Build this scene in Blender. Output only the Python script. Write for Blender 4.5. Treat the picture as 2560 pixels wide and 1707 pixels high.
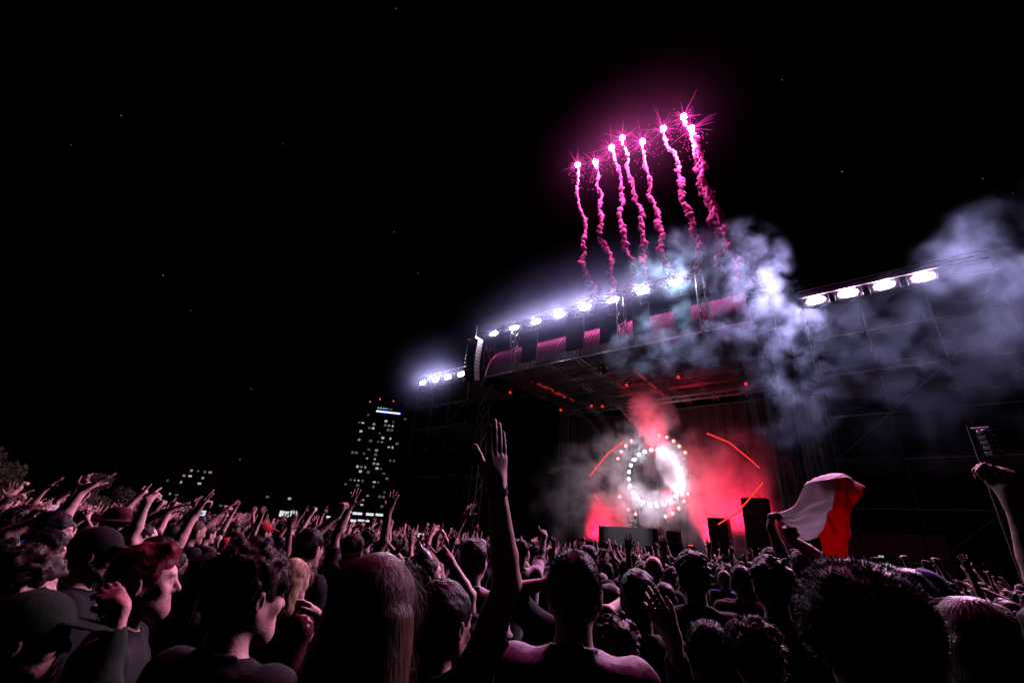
import bpy, bmesh, math, random
import numpy as np
from mathutils import Vector, Matrix

scene = bpy.context.scene
for o in list(bpy.data.objects): bpy.data.objects.remove(o)
R = math.radians
# ------------------------------------------------------------------ camera: wide lens tipped up at the stage roof and slightly rolled
CZ = 1.85; FPX = 1100.0; PITCH = R(24.3); ROLL = R(4.5)
_cp, _sp, _cr, _sr = math.cos(PITCH), math.sin(PITCH), math.cos(ROLL), math.sin(ROLL)
_right, _up, _fwd = Vector((1, 0, 0)), Vector((0, -_sp, _cp)), Vector((0, _cp, _sp))
cam_data = bpy.data.cameras.new('camera'); cam = bpy.data.objects.new('camera', cam_data); scene.collection.objects.link(cam)
_X = _right * _cr + _up * _sr; _Y = _up * _cr - _right * _sr; _Z = -_fwd
cam.matrix_world = Matrix(((_X.x, _Y.x, _Z.x, 0), (_X.y, _Y.y, _Z.y, 0), (_X.z, _Y.z, _Z.z, CZ), (0, 0, 0, 1)))
cam_data.sensor_width = 36; cam_data.lens = 36 * FPX / 2560; cam_data.clip_start = .05; cam_data.clip_end = 3000
scene.camera = cam
# ------------------------------------------------------------------ world: night
world = bpy.data.worlds.new('World'); scene.world = world; world.use_nodes = True
_wn = world.node_tree; _sky = _wn.nodes.new('ShaderNodeTexSky'); _sky.sky_type = 'NISHITA'; _sky.sun_disc = False; _sky.sun_elevation = R(-8); _sky.sun_rotation = R(200)
_wn.links.new(_sky.outputs[0], _wn.nodes['Background'].inputs[0]); _wn.nodes['Background'].inputs[1].default_value = .001
# ------------------------------------------------------------------ render settings
scene.render.engine = 'CYCLES'
cy = scene.cycles
cy.max_bounces = 5; cy.diffuse_bounces = 0; cy.glossy_bounces = 2; cy.transmission_bounces = 2; cy.transparent_max_bounces = 8; cy.volume_bounces = 1
cy.sample_clamp_indirect = 2.0; cy.sample_clamp_direct = 0; cy.use_denoising = True; cy.volume_step_rate = 1.0; cy.volume_max_steps = 256; cy.use_light_tree = True
try: cy.denoiser = 'OPENIMAGEDENOISE'
except Exception: pass
scene.view_settings.view_transform = 'Standard'; scene.view_settings.look = 'None'; scene.view_settings.exposure = 0; scene.view_settings.gamma = 1
# ------------------------------------------------------------------ geometry of the place: stage axes (u along the front, v into the stage) and sight lines
SA = R(40); UV = Vector((math.cos(SA), -math.sin(SA), 0)); VV = Vector((math.sin(SA), math.cos(SA), 0))
def S(s, t, z): return UV * s + VV * t + Vector((0, 0, z))
def ray(px, py):
    x, y = px - 1280, py - 853.5; xu, yu = x * _cr + y * _sr, -x * _sr + y * _cr
    return (_right * xu - _up * yu) / FPX + _fwd
def at(px, py, d): return Vector((0, 0, CZ)) + ray(px, py) * d
def project(p):
    q = Vector(p) - Vector((0, 0, CZ)); d = q.dot(_fwd)
    if d <= .05: return None
    xu, yu = q.dot(_right) / d * FPX, -q.dot(_up) / d * FPX
    return 1280 + xu * _cr - yu * _sr, 853.5 + xu * _sr + yu * _cr, d
def polar(az, rng, z=0): return Vector((math.sin(R(az)) * rng, math.cos(R(az)) * rng, z))
rnd = random.Random(7)
# ------------------------------------------------------------------ materials
MAT = {}
def N(nt, t, **k):
    n = nt.nodes.new(t)
    for a, b in k.items(): setattr(n, a, b)
    return n
def pbr(name, col, rough=.6, metal=0., scale=8., var=.25, bump=.1, objcol=False, rand=0., sheen=0., coord='Object', attr=None, spec=.5, sss=0., trans=0., aniso=None):
    m = bpy.data.materials.new(name); m.use_nodes = True; nt = m.node_tree; b = nt.nodes['Principled BSDF']
    tc = N(nt, 'ShaderNodeTexCoord'); nz = N(nt, 'ShaderNodeTexNoise'); nz.inputs['Scale'].default_value = scale; nz.inputs['Detail'].default_value = 5
    if aniso:
        mp = N(nt, 'ShaderNodeMapping'); mp.inputs['Scale'].default_value = aniso; nt.links.new(tc.outputs[coord], mp.inputs[0]); nt.links.new(mp.outputs[0], nz.inputs['Vector'])
    else: nt.links.new(tc.outputs[coord], nz.inputs['Vector'])
    mr = N(nt, 'ShaderNodeMapRange'); mr.inputs['From Min'].default_value = .3; mr.inputs['From Max'].default_value = .7; mr.inputs['To Min'].default_value = 1 - var; mr.inputs['To Max'].default_value = 1 + var
    nt.links.new(nz.outputs['Fac'], mr.inputs['Value'])
    src = None
    if objcol: oi = N(nt, 'ShaderNodeObjectInfo'); src = oi.outputs['Color']
    mul = N(nt, 'ShaderNodeVectorMath', operation='SCALE')
    if src: nt.links.new(src, mul.inputs[0])
    else: mul.inputs[0].default_value = col
    nt.links.new(mr.outputs[0], mul.inputs['Scale']); cur = mul.outputs[0]
    if attr:
        at_ = N(nt, 'ShaderNodeVertexColor'); at_.layer_name = attr; m2 = N(nt, 'ShaderNodeVectorMath', operation='MULTIPLY'); nt.links.new(cur, m2.inputs[0]); nt.links.new(at_.outputs[0], m2.inputs[1]); cur = m2.outputs[0]
    nt.links.new(cur, b.inputs['Base Color']); b.inputs['Roughness'].default_value = rough; b.inputs['Metallic'].default_value = metal
    b.inputs['Specular IOR Level'].default_value = spec
    if sheen: b.inputs['Sheen Weight'].default_value = sheen
    if sss: b.inputs['Subsurface Weight'].default_value = sss; b.inputs['Subsurface Radius'].default_value = (.01, .004, .002); b.inputs['Subsurface Scale'].default_value = .5
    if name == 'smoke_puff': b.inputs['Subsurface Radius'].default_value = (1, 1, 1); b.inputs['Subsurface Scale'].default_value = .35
    if bump:
        bp = N(nt, 'ShaderNodeBump'); bp.inputs['Strength'].default_value = bump; bp.inputs['Distance'].default_value = .01; nt.links.new(nz.outputs['Fac'], bp.inputs['Height']); nt.links.new(bp.outputs[0], b.inputs['Normal'])
    if trans:
        tr = N(nt, 'ShaderNodeBsdfTranslucent'); nt.links.new(cur, tr.inputs[0]); mx = N(nt, 'ShaderNodeMixShader'); mx.inputs[0].default_value = trans
        nt.links.new(b.outputs[0], mx.inputs[1]); nt.links.new(tr.outputs[0], mx.inputs[2]); nt.links.new(mx.outputs[0], nt.nodes['Material Output'].inputs[0])
    MAT[name] = m; return m
def glow(name, col, strength, sample=True):
    m = bpy.data.materials.new(name); m.use_nodes = True; nt = m.node_tree; nt.nodes.remove(nt.nodes['Principled BSDF'])
    e = N(nt, 'ShaderNodeEmission'); e.inputs[0].default_value = (*col, 1); e.inputs[1].default_value = strength; nt.links.new(e.outputs[0], nt.nodes['Material Output'].inputs[0])
    m.cycles.emission_sampling = 'FRONT' if sample else 'NONE'; MAT[name] = m; return m
pbr('skin', (.42, .25, .18), .58, scale=110, var=.12, bump=.14, objcol=True, attr='Col', spec=.25)
pbr('cloth', (.05,) * 3, .85, scale=45, var=.25, bump=.25, objcol=True, spec=.1)
pbr('hair', (.02,) * 3, .45, scale=170, var=.4, bump=.35, objcol=True, spec=.07, aniso=(1, 1, .05))
pbr('ground', (.05, .05, .052), .95, scale=2.5, var=.35, bump=.5)
pbr('black_metal', (.035, .035, .038), .45, metal=.3, scale=12, var=.3, bump=.05)
pbr('steel', (.42, .42, .44), .35, metal=.9, scale=14, var=.25, bump=.08)
pbr('truss', (.028, .028, .03), .5, metal=.5, scale=14, var=.3, bump=.05)
pbr('dull_pipe', (.013, .013, .014), .8, scale=14, var=.3, bump=.05, spec=.2)
pbr('roof_truss', (.09, .09, .095), .5, metal=.5, scale=14, var=.3, bump=.05)
pbr('deck', (.05, .048, .046), .8, scale=6, var=.3)
pbr('booth', (.2, .19, .22), .6, scale=3, var=.12)
pbr('canvas', (.16, .155, .155), .8, scale=1.6, var=.4, bump=1.0, trans=.15)
pbr('drape', (.002, .002, .0022), .95, scale=5, var=.3)
pbr('dark_panel', (.015, .015, .017), .7, scale=5, var=.3)
pbr('rib', (.018, .018, .019), .5, metal=.3, scale=4, var=.3)
pbr('speaker_case', (.018, .018, .018), .65, scale=20, var=.3)
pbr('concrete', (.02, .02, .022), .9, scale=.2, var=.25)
pbr('glass_dark', (.02, .022, .025), .15, scale=2, var=.2, bump=0)
pbr('leaf', (.035, .04, .016), .6, scale=5, var=.5, bump=0, trans=.3)
pbr('bark', (.06, .045, .035), .9, scale=9, var=.4, bump=.5)
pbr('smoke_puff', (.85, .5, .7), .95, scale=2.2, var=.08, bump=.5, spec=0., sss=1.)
pbr('flag_white', (.8, .8, .8), .85, scale=120, var=.06, bump=.1, trans=.3)
pbr('flag_red', (.62, .012, .02), .85, scale=120, var=.1, bump=.1, trans=.4)
pbr('plastic', (.55, .6, .62), .15, scale=10, var=.1, bump=0)
glow('flare_core', (1.0, .11, .48), 4100)
glow('flare_hot', (1.0, .42, .72), 26, False)
glow('spark_starburst', (1.0, .045, .5), 2.6, False)
glow('blinder', (.95, .72, 1.0), 1500)
glow('blinder_near', (1.0, .5, .92), 4300)
glow('ring_bulb', (.93, .86, 1.0), 210)
glow('red_lens', (1.0, .05, .04), 7)
glow('red_core', (1.0, .6, .45), 6, False)
glow('red_led', (1.0, .035, .022), 3.0, False)
glow('dim_red', (1.0, .03, .025), .9, False)
glow('window_white', (.85, .95, .88), .5, False)
glow('window_dim', (.55, .72, .66), .16, False)
glow('window_warm', (1.0, .85, .6), .3, False)
glow('shop', (.8, .9, .95), .9, False)
glow('blue_led', (.2, .25, 1.0), 5.0, False)
glow('beacon', (1.0, .1, .06), 3.0, False)
glow('star', (.75, .82, 1.0), 1.2, False)
glow('phone_screen', (.7, .85, 1.0), .8, False)
# ------------------------------------------------------------------ object helpers
COL = scene.collection
def link(name, data, mat=None, parent=None, loc=None, rot=None):
    o = bpy.data.objects.new(name, data); COL.objects.link(o)
    if mat is not None and data is not None and not len(data.materials): data.materials.append(MAT[mat] if isinstance(mat, str) else mat)
    if parent is not None: o.parent = parent
    if loc is not None: o.location = loc
    if rot is not None: o.rotation_euler = rot
    return o
def tag(o, label=None, cat=None, group=None, kind=None):
    for k, v in (('label', label), ('category', cat), ('group', group), ('kind', kind)):
        if v is not None: o[k] = v
    return o
def thing(name, label, cat, loc=(0, 0, 0), rz=0., group=None):
    return tag(link(name, None, loc=loc, rot=(0, 0, rz)), label, cat, group)
class MB:
    """collects boxes, bars and rods into one mesh"""
    def __init__(s): s.v = []; s.f = []
    def add(s, vs, fs): b = len(s.v); s.v += [tuple(v) for v in vs]; s.f += [tuple(b + i for i in f) for f in fs]; return s
    def box(s, c, size, ax=None):
        c = Vector(c); ax = ax or (Vector((1, 0, 0)), Vector((0, 1, 0)), Vector((0, 0, 1))); h = [a * (d / 2) for a, d in zip(ax, size)]
        vs = [c + h[0] * i + h[1] * j + h[2] * k for i in (-1, 1) for j in (-1, 1) for k in (-1, 1)]
        return s.add(vs, [(0, 1, 3, 2), (4, 6, 7, 5), (0, 4, 5, 1), (2, 3, 7, 6), (0, 2, 6, 4), (1, 5, 7, 3)])
    def rod(s, a, b, r, n=6, r2=None):
        a, b = Vector(a), Vector(b); d = (b - a).normalized(); x = d.orthogonal().normalized(); y = d.cross(x); r2 = r if r2 is None else r2; vs = []
        for p, q in ((a, r), (b, r2)): vs += [p + (x * math.cos(6.2832 * i / n) + y * math.sin(6.2832 * i / n)) * q for i in range(n)]
        return s.add(vs, [(i, (i + 1) % n, n + (i + 1) % n, n + i) for i in range(n)] + [tuple(range(n))[::-1], tuple(range(n, 2 * n))])
    def truss(s, a, b, w=.35, r=.03, up=Vector((0, 0, 1)), bay=.7):
        a, b = Vector(a), Vector(b); d = b - a; L = d.length; d.normalize(); sd = d.cross(up).normalized(); up2 = sd.cross(d).normalized()
        c = [sd * (i * w / 2) + up2 * (j * w / 2) for i, j in ((-1, -1), (1, -1), (1, 1), (-1, 1))]
        for q in c: s.rod(a + q, b + q, r, 5)
        n = max(1, int(L / bay))
        for i in range(n):
            p0, p1 = a + d * (L * i / n), a + d * (L * (i + 1) / n)
            for j in range(4):
                q0, q1 = (c[j], c[(j + 1) % 4]) if (i + j) % 2 else (c[(j + 1) % 4], c[j]); s.rod(p0 + q0, p1 + q1, r * .6, 4)
        return s
    def mesh(s, name): me = bpy.data.meshes.new(name); me.from_pydata(s.v, [], s.f); me.update(); return me
    def build(s, name, mat, parent=None, smooth=False, loc=None, rot=None):
        me = s.mesh(name); me.materials.append(MAT[mat])
        if smooth: me.polygons.foreach_set('use_smooth', [True] * len(me.polygons))
        return link(name, me, None, parent, loc, rot)
def bevel(o, w=.01, seg=1):
    bm = bmesh.new(); bm.from_mesh(o.data); bmesh.ops.remove_doubles(bm, verts=bm.verts, dist=1e-5); bmesh.ops.bevel(bm, geom=bm.edges[:] , offset=w, segments=seg, affect='EDGES', profile=.6); bm.to_mesh(o.data); bm.free(); return o
def ball(r, sub=2, name='ball', sc=(1, 1, 1)):
    bm = bmesh.new(); bmesh.ops.create_icosphere(bm, subdivisions=sub, radius=r)
    for v in bm.verts: v.co = Vector((v.co.x * sc[0], v.co.y * sc[1], v.co.z * sc[2]))
    me = bpy.data.meshes.new(name); bm.to_mesh(me); bm.free(); me.polygons.foreach_set('use_smooth', [True] * len(me.polygons)); return me
SAX = (UV, VV, Vector((0, 0, 1)))
RZ_STAGE = -SA          # local +x runs along the stage front, local +y into the stage
# ------------------------------------------------------------------ figures: signed-distance modelling, meshed to one continuous surface
V3 = Vector
def nv(v):
    v = np.asarray(v, float); return v / (np.linalg.norm(v) + 1e-9)
class SDF:
    def __init__(s, lo, hi, h):
        s.lo = np.asarray(lo, float); s.h = h
        n = np.ceil((np.asarray(hi) - s.lo) / h).astype(int) + 1
        s.ax = [s.lo[i] + h * np.arange(n[i]) for i in range(3)]
        s.A = np.full(tuple(n), 0.3, np.float32)
    def blk(s, lo, hi):
        sl = []
        for i in range(3):
            a = int(max(0, math.floor((lo[i] - s.lo[i]) / s.h))); b = int(min(len(s.ax[i]), math.ceil((hi[i] - s.lo[i]) / s.h) + 1))
            if b <= a: return None
            sl.append(slice(a, b))
        X = s.ax[0][sl[0]].astype(np.float32)[:, None, None]; Y = s.ax[1][sl[1]].astype(np.float32)[None, :, None]; Z = s.ax[2][sl[2]].astype(np.float32)[None, None, :]
        return tuple(sl), X, Y, Z
    def merge(s, sl, d, k, sub):
        a = s.A[sl]
        if sub:
            d = -d
            hh = np.maximum(k - np.abs(a - d), 0) / k
            s.A[sl] = np.maximum(a, d) + hh * hh * k * 0.25
        else:
            hh = np.maximum(k - np.abs(a - d), 0) / k
            s.A[sl] = np.minimum(a, d) - hh * hh * k * 0.25
    def cone(s, p0, p1, r0, r1, k=.01, sub=False, flat=None):
        p0 = np.asarray(p0, float); p1 = np.asarray(p1, float); m = max(r0, r1) + k + 3 * s.h
        b = s.blk(np.minimum(p0, p1) - m, np.maximum(p0, p1) + m)
        if b is None: return
        sl, X, Y, Z = b; ba = p1 - p0; L = float(ba @ ba) + 1e-12
        t = np.clip(((X - p0[0]) * ba[0] + (Y - p0[1]) * ba[1] + (Z - p0[2]) * ba[2]) / L, 0, 1)
        d = np.sqrt((X - p0[0] - ba[0] * t) ** 2 + (Y - p0[1] - ba[1] * t) ** 2 + (Z - p0[2] - ba[2] * t) ** 2) - (r0 + (r1 - r0) * t)
        s.merge(sl, d, k, sub)
    def ell(s, c, r, k=.01, sub=False, R=None):
        c = np.asarray(c, float); r = np.asarray(r, float); m = r.max() + k + 3 * s.h
        b = s.blk(c - m, c + m)
        if b is None: return
        sl, X, Y, Z = b; X = X - c[0]; Y = Y - c[1]; Z = Z - c[2]
        if R is not None:
            X, Y, Z = (R[0][0] * X + R[0][1] * Y + R[0][2] * Z, R[1][0] * X + R[1][1] * Y + R[1][2] * Z, R[2][0] * X + R[2][1] * Y + R[2][2] * Z)
        k0 = np.sqrt((X / r[0]) ** 2 + (Y / r[1]) ** 2 + (Z / r[2]) ** 2); k1 = np.sqrt((X / r[0] ** 2) ** 2 + (Y / r[1] ** 2) ** 2 + (Z / r[2] ** 2) ** 2) + 1e-9
        s.merge(sl, (k0 * (k0 - 1) / k1).astype(np.float32), k, sub)
    def bump(s, amp, freq, seed=0, n=5):
        rg = np.random.RandomState(seed); X = s.ax[0].astype(np.float32)[:, None, None]; Y = s.ax[1].astype(np.float32)[None, :, None]; Z = s.ax[2].astype(np.float32)[None, None, :]
        acc = 0
        for i in range(n):
            d = nv(rg.normal(size=3)) * freq * rg.uniform(.6, 1.6); acc = acc + np.sin(X * d[0] + Y * d[1] + Z * d[2] + rg.uniform(0, 6.3) + 1.3 * np.sin(Z * d[1] * .7 + X * d[2] * .6))
        s.A += (acc * amp / n ** .5).astype(np.float32)
    def mesh(s, adapt=.0):
        A = s.A
        A[0], A[-1], A[:, 0], A[:, -1], A[:, :, 0], A[:, :, -1] = (.05,) * 6
        try:
            if FORCE_NETS: raise ImportError
            import openvdb
            g = openvdb.FloatGrid(); g.copyFromArray(A); g.transform = openvdb.createLinearTransform(voxelSize=s.h)
            pts, tris, quads = g.convertToPolygons(isovalue=0.0, adaptivity=adapt)
            pts = np.asarray(pts) + s.lo
            return pts, np.asarray(tris)[:, ::-1] if len(tris) else np.zeros((0, 3), int), np.asarray(quads)[:, ::-1] if len(quads) else np.zeros((0, 4), int)
        except ImportError:
            return surface_nets(A, s.lo, s.h)
FORCE_NETS = False
def surface_nets(A, lo, h):
    S = A < 0; n = A.shape
    cn = np.zeros((n[0] - 1, n[1] - 1, n[2] - 1), np.int8)
    offs = [(i, j, k) for i in (0, 1) for j in (0, 1) for k in (0, 1)]
    for o in offs: cn += S[o[0]:n[0] - 1 + o[0], o[1]:n[1] - 1 + o[1], o[2]:n[2] - 1 + o[2]]
    act = np.argwhere((cn > 0) & (cn < 8)); idx = np.full(cn.shape, -1, np.int64); idx[tuple(act.T)] = np.arange(len(act))
    P = np.zeros((len(act), 3)); W = np.zeros(len(act))
    for a in offs:
        for ax in range(3):
            if a[ax]: continue
            b = list(a); b[ax] = 1
            va = A[tuple((act + a).T)]; vb = A[tuple((act + b).T)]; m = (va < 0) != (vb < 0)
            t = np.where(m, va / (va - vb + 1e-12), 0); q = np.tile(np.array(a, float), (len(act), 1)); q[:, ax] = t
            P += q * m[:, None]; W += m
    pts = lo + h * (act + P / W[:, None]); Q = []
    for ax in range(3):
        o1, o2 = [i for i in range(3) if i != ax]
        s0 = [slice(1, -1)] * 3; s1 = [slice(1, -1)] * 3; s0[ax] = slice(0, -1); s1[ax] = slice(1, None)
        a = S[tuple(s0)]; b = S[tuple(s1)]; e = np.argwhere(a != b)
        if not len(e): continue
        fl = a[tuple(e.T)]; base = e.copy(); base[:, o1] += 1; base[:, o2] += 1
        def cell(d1, d2):
            c = base.copy(); c[:, o1] -= d1; c[:, o2] -= d2; return idx[tuple(c.T)]
        q = np.stack([cell(1, 1), cell(0, 1), cell(0, 0), cell(1, 0)], 1)
        flip = fl if ax != 1 else ~fl
        q[~flip] = q[~flip][:, ::-1]; Q.append(q)
    return pts, np.zeros((0, 3), int), np.concatenate(Q)
def np_mesh(name, pts, tris, quads, smooth=True, mats=(), col=None):
    me = bpy.data.meshes.new(name); nt, nq = len(tris), len(quads)
    me.vertices.add(len(pts)); me.vertices.foreach_set('co', np.asarray(pts, np.float32).ravel())
    li = np.concatenate([np.asarray(tris, np.int32).ravel(), np.asarray(quads, np.int32).ravel()]).astype(np.int32)
    me.loops.add(len(li)); me.loops.foreach_set('vertex_index', li); me.polygons.add(nt + nq)
    st = np.concatenate([np.arange(nt) * 3, nt * 3 + np.arange(nq) * 4]).astype(np.int32)
    me.polygons.foreach_set('loop_start', st); me.update(calc_edges=True)
    if smooth: me.polygons.foreach_set('use_smooth', np.ones(nt + nq, bool))
    if col is not None:
        at = me.color_attributes.new('Col', 'FLOAT_COLOR', 'POINT'); at.data.foreach_set('color', np.concatenate([col, np.ones((len(col), 1))], 1).astype(np.float32).ravel())
    for m in mats: me.materials.append(m)
    return me
def rot_z(a): c, s = math.cos(a), math.sin(a); return np.array([[c, -s, 0], [s, c, 0], [0, 0, 1]])
def rot_x(a): c, s = math.cos(a), math.sin(a); return np.array([[1, 0, 0], [0, c, -s], [0, s, c]])
def rot_axis(ax, a):
    x, y, z = nv(ax); c, s = math.cos(a), math.sin(a); C = 1 - c
    return np.array([[x * x * C + c, x * y * C - z * s, x * z * C + y * s], [y * x * C + z * s, y * y * C + c, y * z * C - x * s], [z * x * C - y * s, z * y * C + x * s, z * z * C + c]])
HANDS = {  # curl of index, middle, ring, little; thumb spread, thumb curl; finger fan
    'open': ((.12, .08, .12, .2), .75, .2, .13), 'flat': ((.05, .04, .06, .1), .5, .1, .03), 'fist': ((1.5, 1.55, 1.55, 1.5), .25, 1.0, .0),
    'point': ((.08, 1.5, 1.55, 1.5), .3, .9, .0), 'horns': ((.1, 1.5, 1.5, .12), .3, 1.0, .08), 'relax': ((.45, .5, .6, .65), .5, .3, .05),
    'pinch': ((.75, .55, .45, .4), .55, .55, .05), 'grip': ((1.1, 1.15, 1.2, 1.2), .5, .8, .0), 'peace': ((.08, .08, 1.5, 1.5), .3, 1.0, .12), 'blade': ((.06, .04, .05, .08), .25, .05, .0)}
def hand(f, w, d, n, side, pose, sc=1.0):
    """palm and five fingers; w wrist, d along the fingers, n out of the palm, side +1 thumb towards cross(d,n)"""
    curls, tsp, tcl, fan = HANDS[pose]
    d = nv(d); n = nv(np.asarray(n, float) - d * float(np.dot(n, d))); a = np.cross(d, n) * side     # a points to the thumb side
    w = np.asarray(w, float)
    K = []
    for i, (o, L) in enumerate(((.030, .088), (.010, .092), (-.010, .088), (-.028, .080))):
        b = w + (a * o * .7 + d * .016) * sc; kn = w + (a * o + d * L) * sc; K.append(kn)
        f.cone(b, kn, .0155 * sc, .0125 * sc, .012)
    f.cone(w + a * .012 * sc + d * .02 * sc + n * .006 * sc, w + a * .028 * sc + d * .05 * sc + n * .008 * sc, .017 * sc, .014 * sc, .012)
    lens = ((.042, .026, .021), (.047, .030, .022), (.043, .028, .021), (.034, .021, .019))
    for i in range(4):
        p = K[i]; fd = nv(d + a * fan * (1.5 - i) * .9); c = curls[i]; ang = 0
        for j, L in enumerate(lens[i]):
            ang += c * (.9 if j == 0 else 1.0) * (.62 if c < 1 else 1.0)
            q = p + (fd * math.cos(ang) + n * math.sin(ang)) * L * sc
            f.cone(p, q, (.0098 - .0009 * j) * sc, (.0092 - .0009 * j) * sc, .0035); p = q
    td = nv(d * math.cos(tsp) + a * math.sin(tsp) + n * (.25 if pose != 'blade' else .4)); p = w + (a * .022 + d * .022 + n * .006) * sc; ang = 0
    cd = nv(n * .5 - a * .85 + d * .1)
    for j, L in enumerate((.044, .034, .028)):
        q = p + nv(td * math.cos(ang) + cd * math.sin(ang)) * L * sc
        f.cone(p, q, (.0145, .0115, .0105)[j] * sc, (.0115, .0105, .0085)[j] * sc, .008 if j == 0 else .004); p = q; ang += tcl * .8
def head(f, C, R, sc=1.0):
    def T(p): return C + R @ (np.asarray(p, float) * sc)
    def cone(a, b, r0, r1, k, sub=False): f.cone(T(a), T(b), r0 * sc, r1 * sc, k, sub)
    f.ell(T((0, -.015, .035)), np.array((.077, .097, .086)) * sc, .02, R=R.T)
    cone((0, .025, .02), (0, .05, -.065), .062, .044, .03)
    for x in (-1, 1): cone((.047 * x, .0, -.035), (.012 * x, .066, -.094), .028, .02, .03)
    cone((0, .074, -.098), (0, .078, -.094), .018, .017, .02)
    cone((-.034, .080, .027), (.034, .080, .027), .011, .011, .016)
    for x in (-1, 1):
        cone((.043 * x, .058, -.018), (.043 * x, .055, -.02), .023, .022, .025)
        cone((.031 * x, .100, .006), (.036 * x, .098, .005), .014, .014, .012, True)
        cone((.031 * x, .0765, .006), (.032 * x, .0765, .006), .0125, .0125, .003)
    cone((0, .086, .016), (0, .108, -.022), .008, .0115, .012)
    for x in (-1, 1): cone((.010 * x, .094, -.027), (.012 * x, .092, -.026), .0085, .008, .006)
    cone((-.017, .086, -.051), (.017, .086, -.051), .006, .006, .006); cone((-.014, .086, -.062), (.014, .086, -.062), .007, .007, .006)
    for x in (-1, 1):
        Re = rot_z(-.35 * x) @ rot_x(-.2)
        f.ell(T((.080 * x, -.014, -.002)), np.array((.010, .019, .032)) * sc, .006, R=(R @ Re).T)
        cone((.094 * x, -.008, .004), (.092 * x, -.010, -.008), .009, .007, .004, True)
DEF = dict(h=.009, female=False, head_yaw=0., head_pitch=0., head_tilt=0., hair='short', hair_len=.3, lean=0., sleeve=.55, seed=1, arms={}, torso='tee', adapt=.0, fuzz=500, fuzz_len=.02, beard=0., fuzz_w=.0016, broad=1.0, headscale=1.0, bare=False, sh=.014, hair_h=0., zmin=.55)
ARM_DOWN = ((.25, .05, -.97), (.1, .35, -.93), (.05, .4, -.9), (-1, 0, 0), 'relax')
def joints(s):
    br = (.88 if s['female'] else 1.0) * s['broad']; le = s['lean']
    J = dict(neck=np.array((0, -.02 + le * .5, 1.465)), head=np.array((0, .015 + le * .62, 1.625)))
    for sd, nm in ((1, 'R'), (-1, 'L')):
        a = s['arms'].get(nm, ARM_DOWN); ud = nv(a[0]) * (sd, 1, 1)
        up = max(0., ud[2]); sh = np.array((sd * (.174 - .03 * up) * br, -.01 + le * .45 + .03 * max(0, ud[1]), 1.405 + .06 * up))
        al = a[5] if len(a) > 5 else 1.0
        el = sh + ud * .285 * al; fd = nv(a[1]) * (sd, 1, 1); wr = el + fd * .255 * al
        J[nm] = (sh, el, wr, nv(a[2]) * (sd, 1, 1), nv(a[3]) * (sd, 1, 1), a[4], al)
    return J
def head_rot(s): return rot_z(s['head_yaw']) @ rot_x(s['head_pitch']) @ rot_axis((0, 1, 0), s['head_tilt'])
def torso_field(f, s, J, g, clothed):
    br = (.88 if s['female'] else 1.0) * s['broad']; le = s['lean']; k = .05
    f.ell((0, le * .28, 1.29), (.163 * br + g, .108 + g, .2 + g), k)
    f.ell((0, le * .1, 1.07), ((.128 if s['female'] else .142) + g, .094 + g, .16 + g), k)
    f.ell((0, 0, .93), (.165 + g, .118 + g, .13 + g), k)
    if s['female']:
        for x in (-1, 1): f.cone((.07 * x, .085 + le * .28, 1.27), (.07 * x, .09 + le * .28, 1.26), .055 + g, .055 + g, .03)
    for nm in 'LR':
        sh = J[nm][0]
        f.cone(J['neck'] + (0, 0, -.03), sh, .05 + g, .05 + g * .9, .05); f.cone((sh[0] * .5, sh[1] + .0, 1.36), sh, .075 + g, .055 + g, .04)
        f.cone((sh[0] * .6, le * .25, 1.22), sh, .085 + g * .6, .05 + g, .05)
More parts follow.
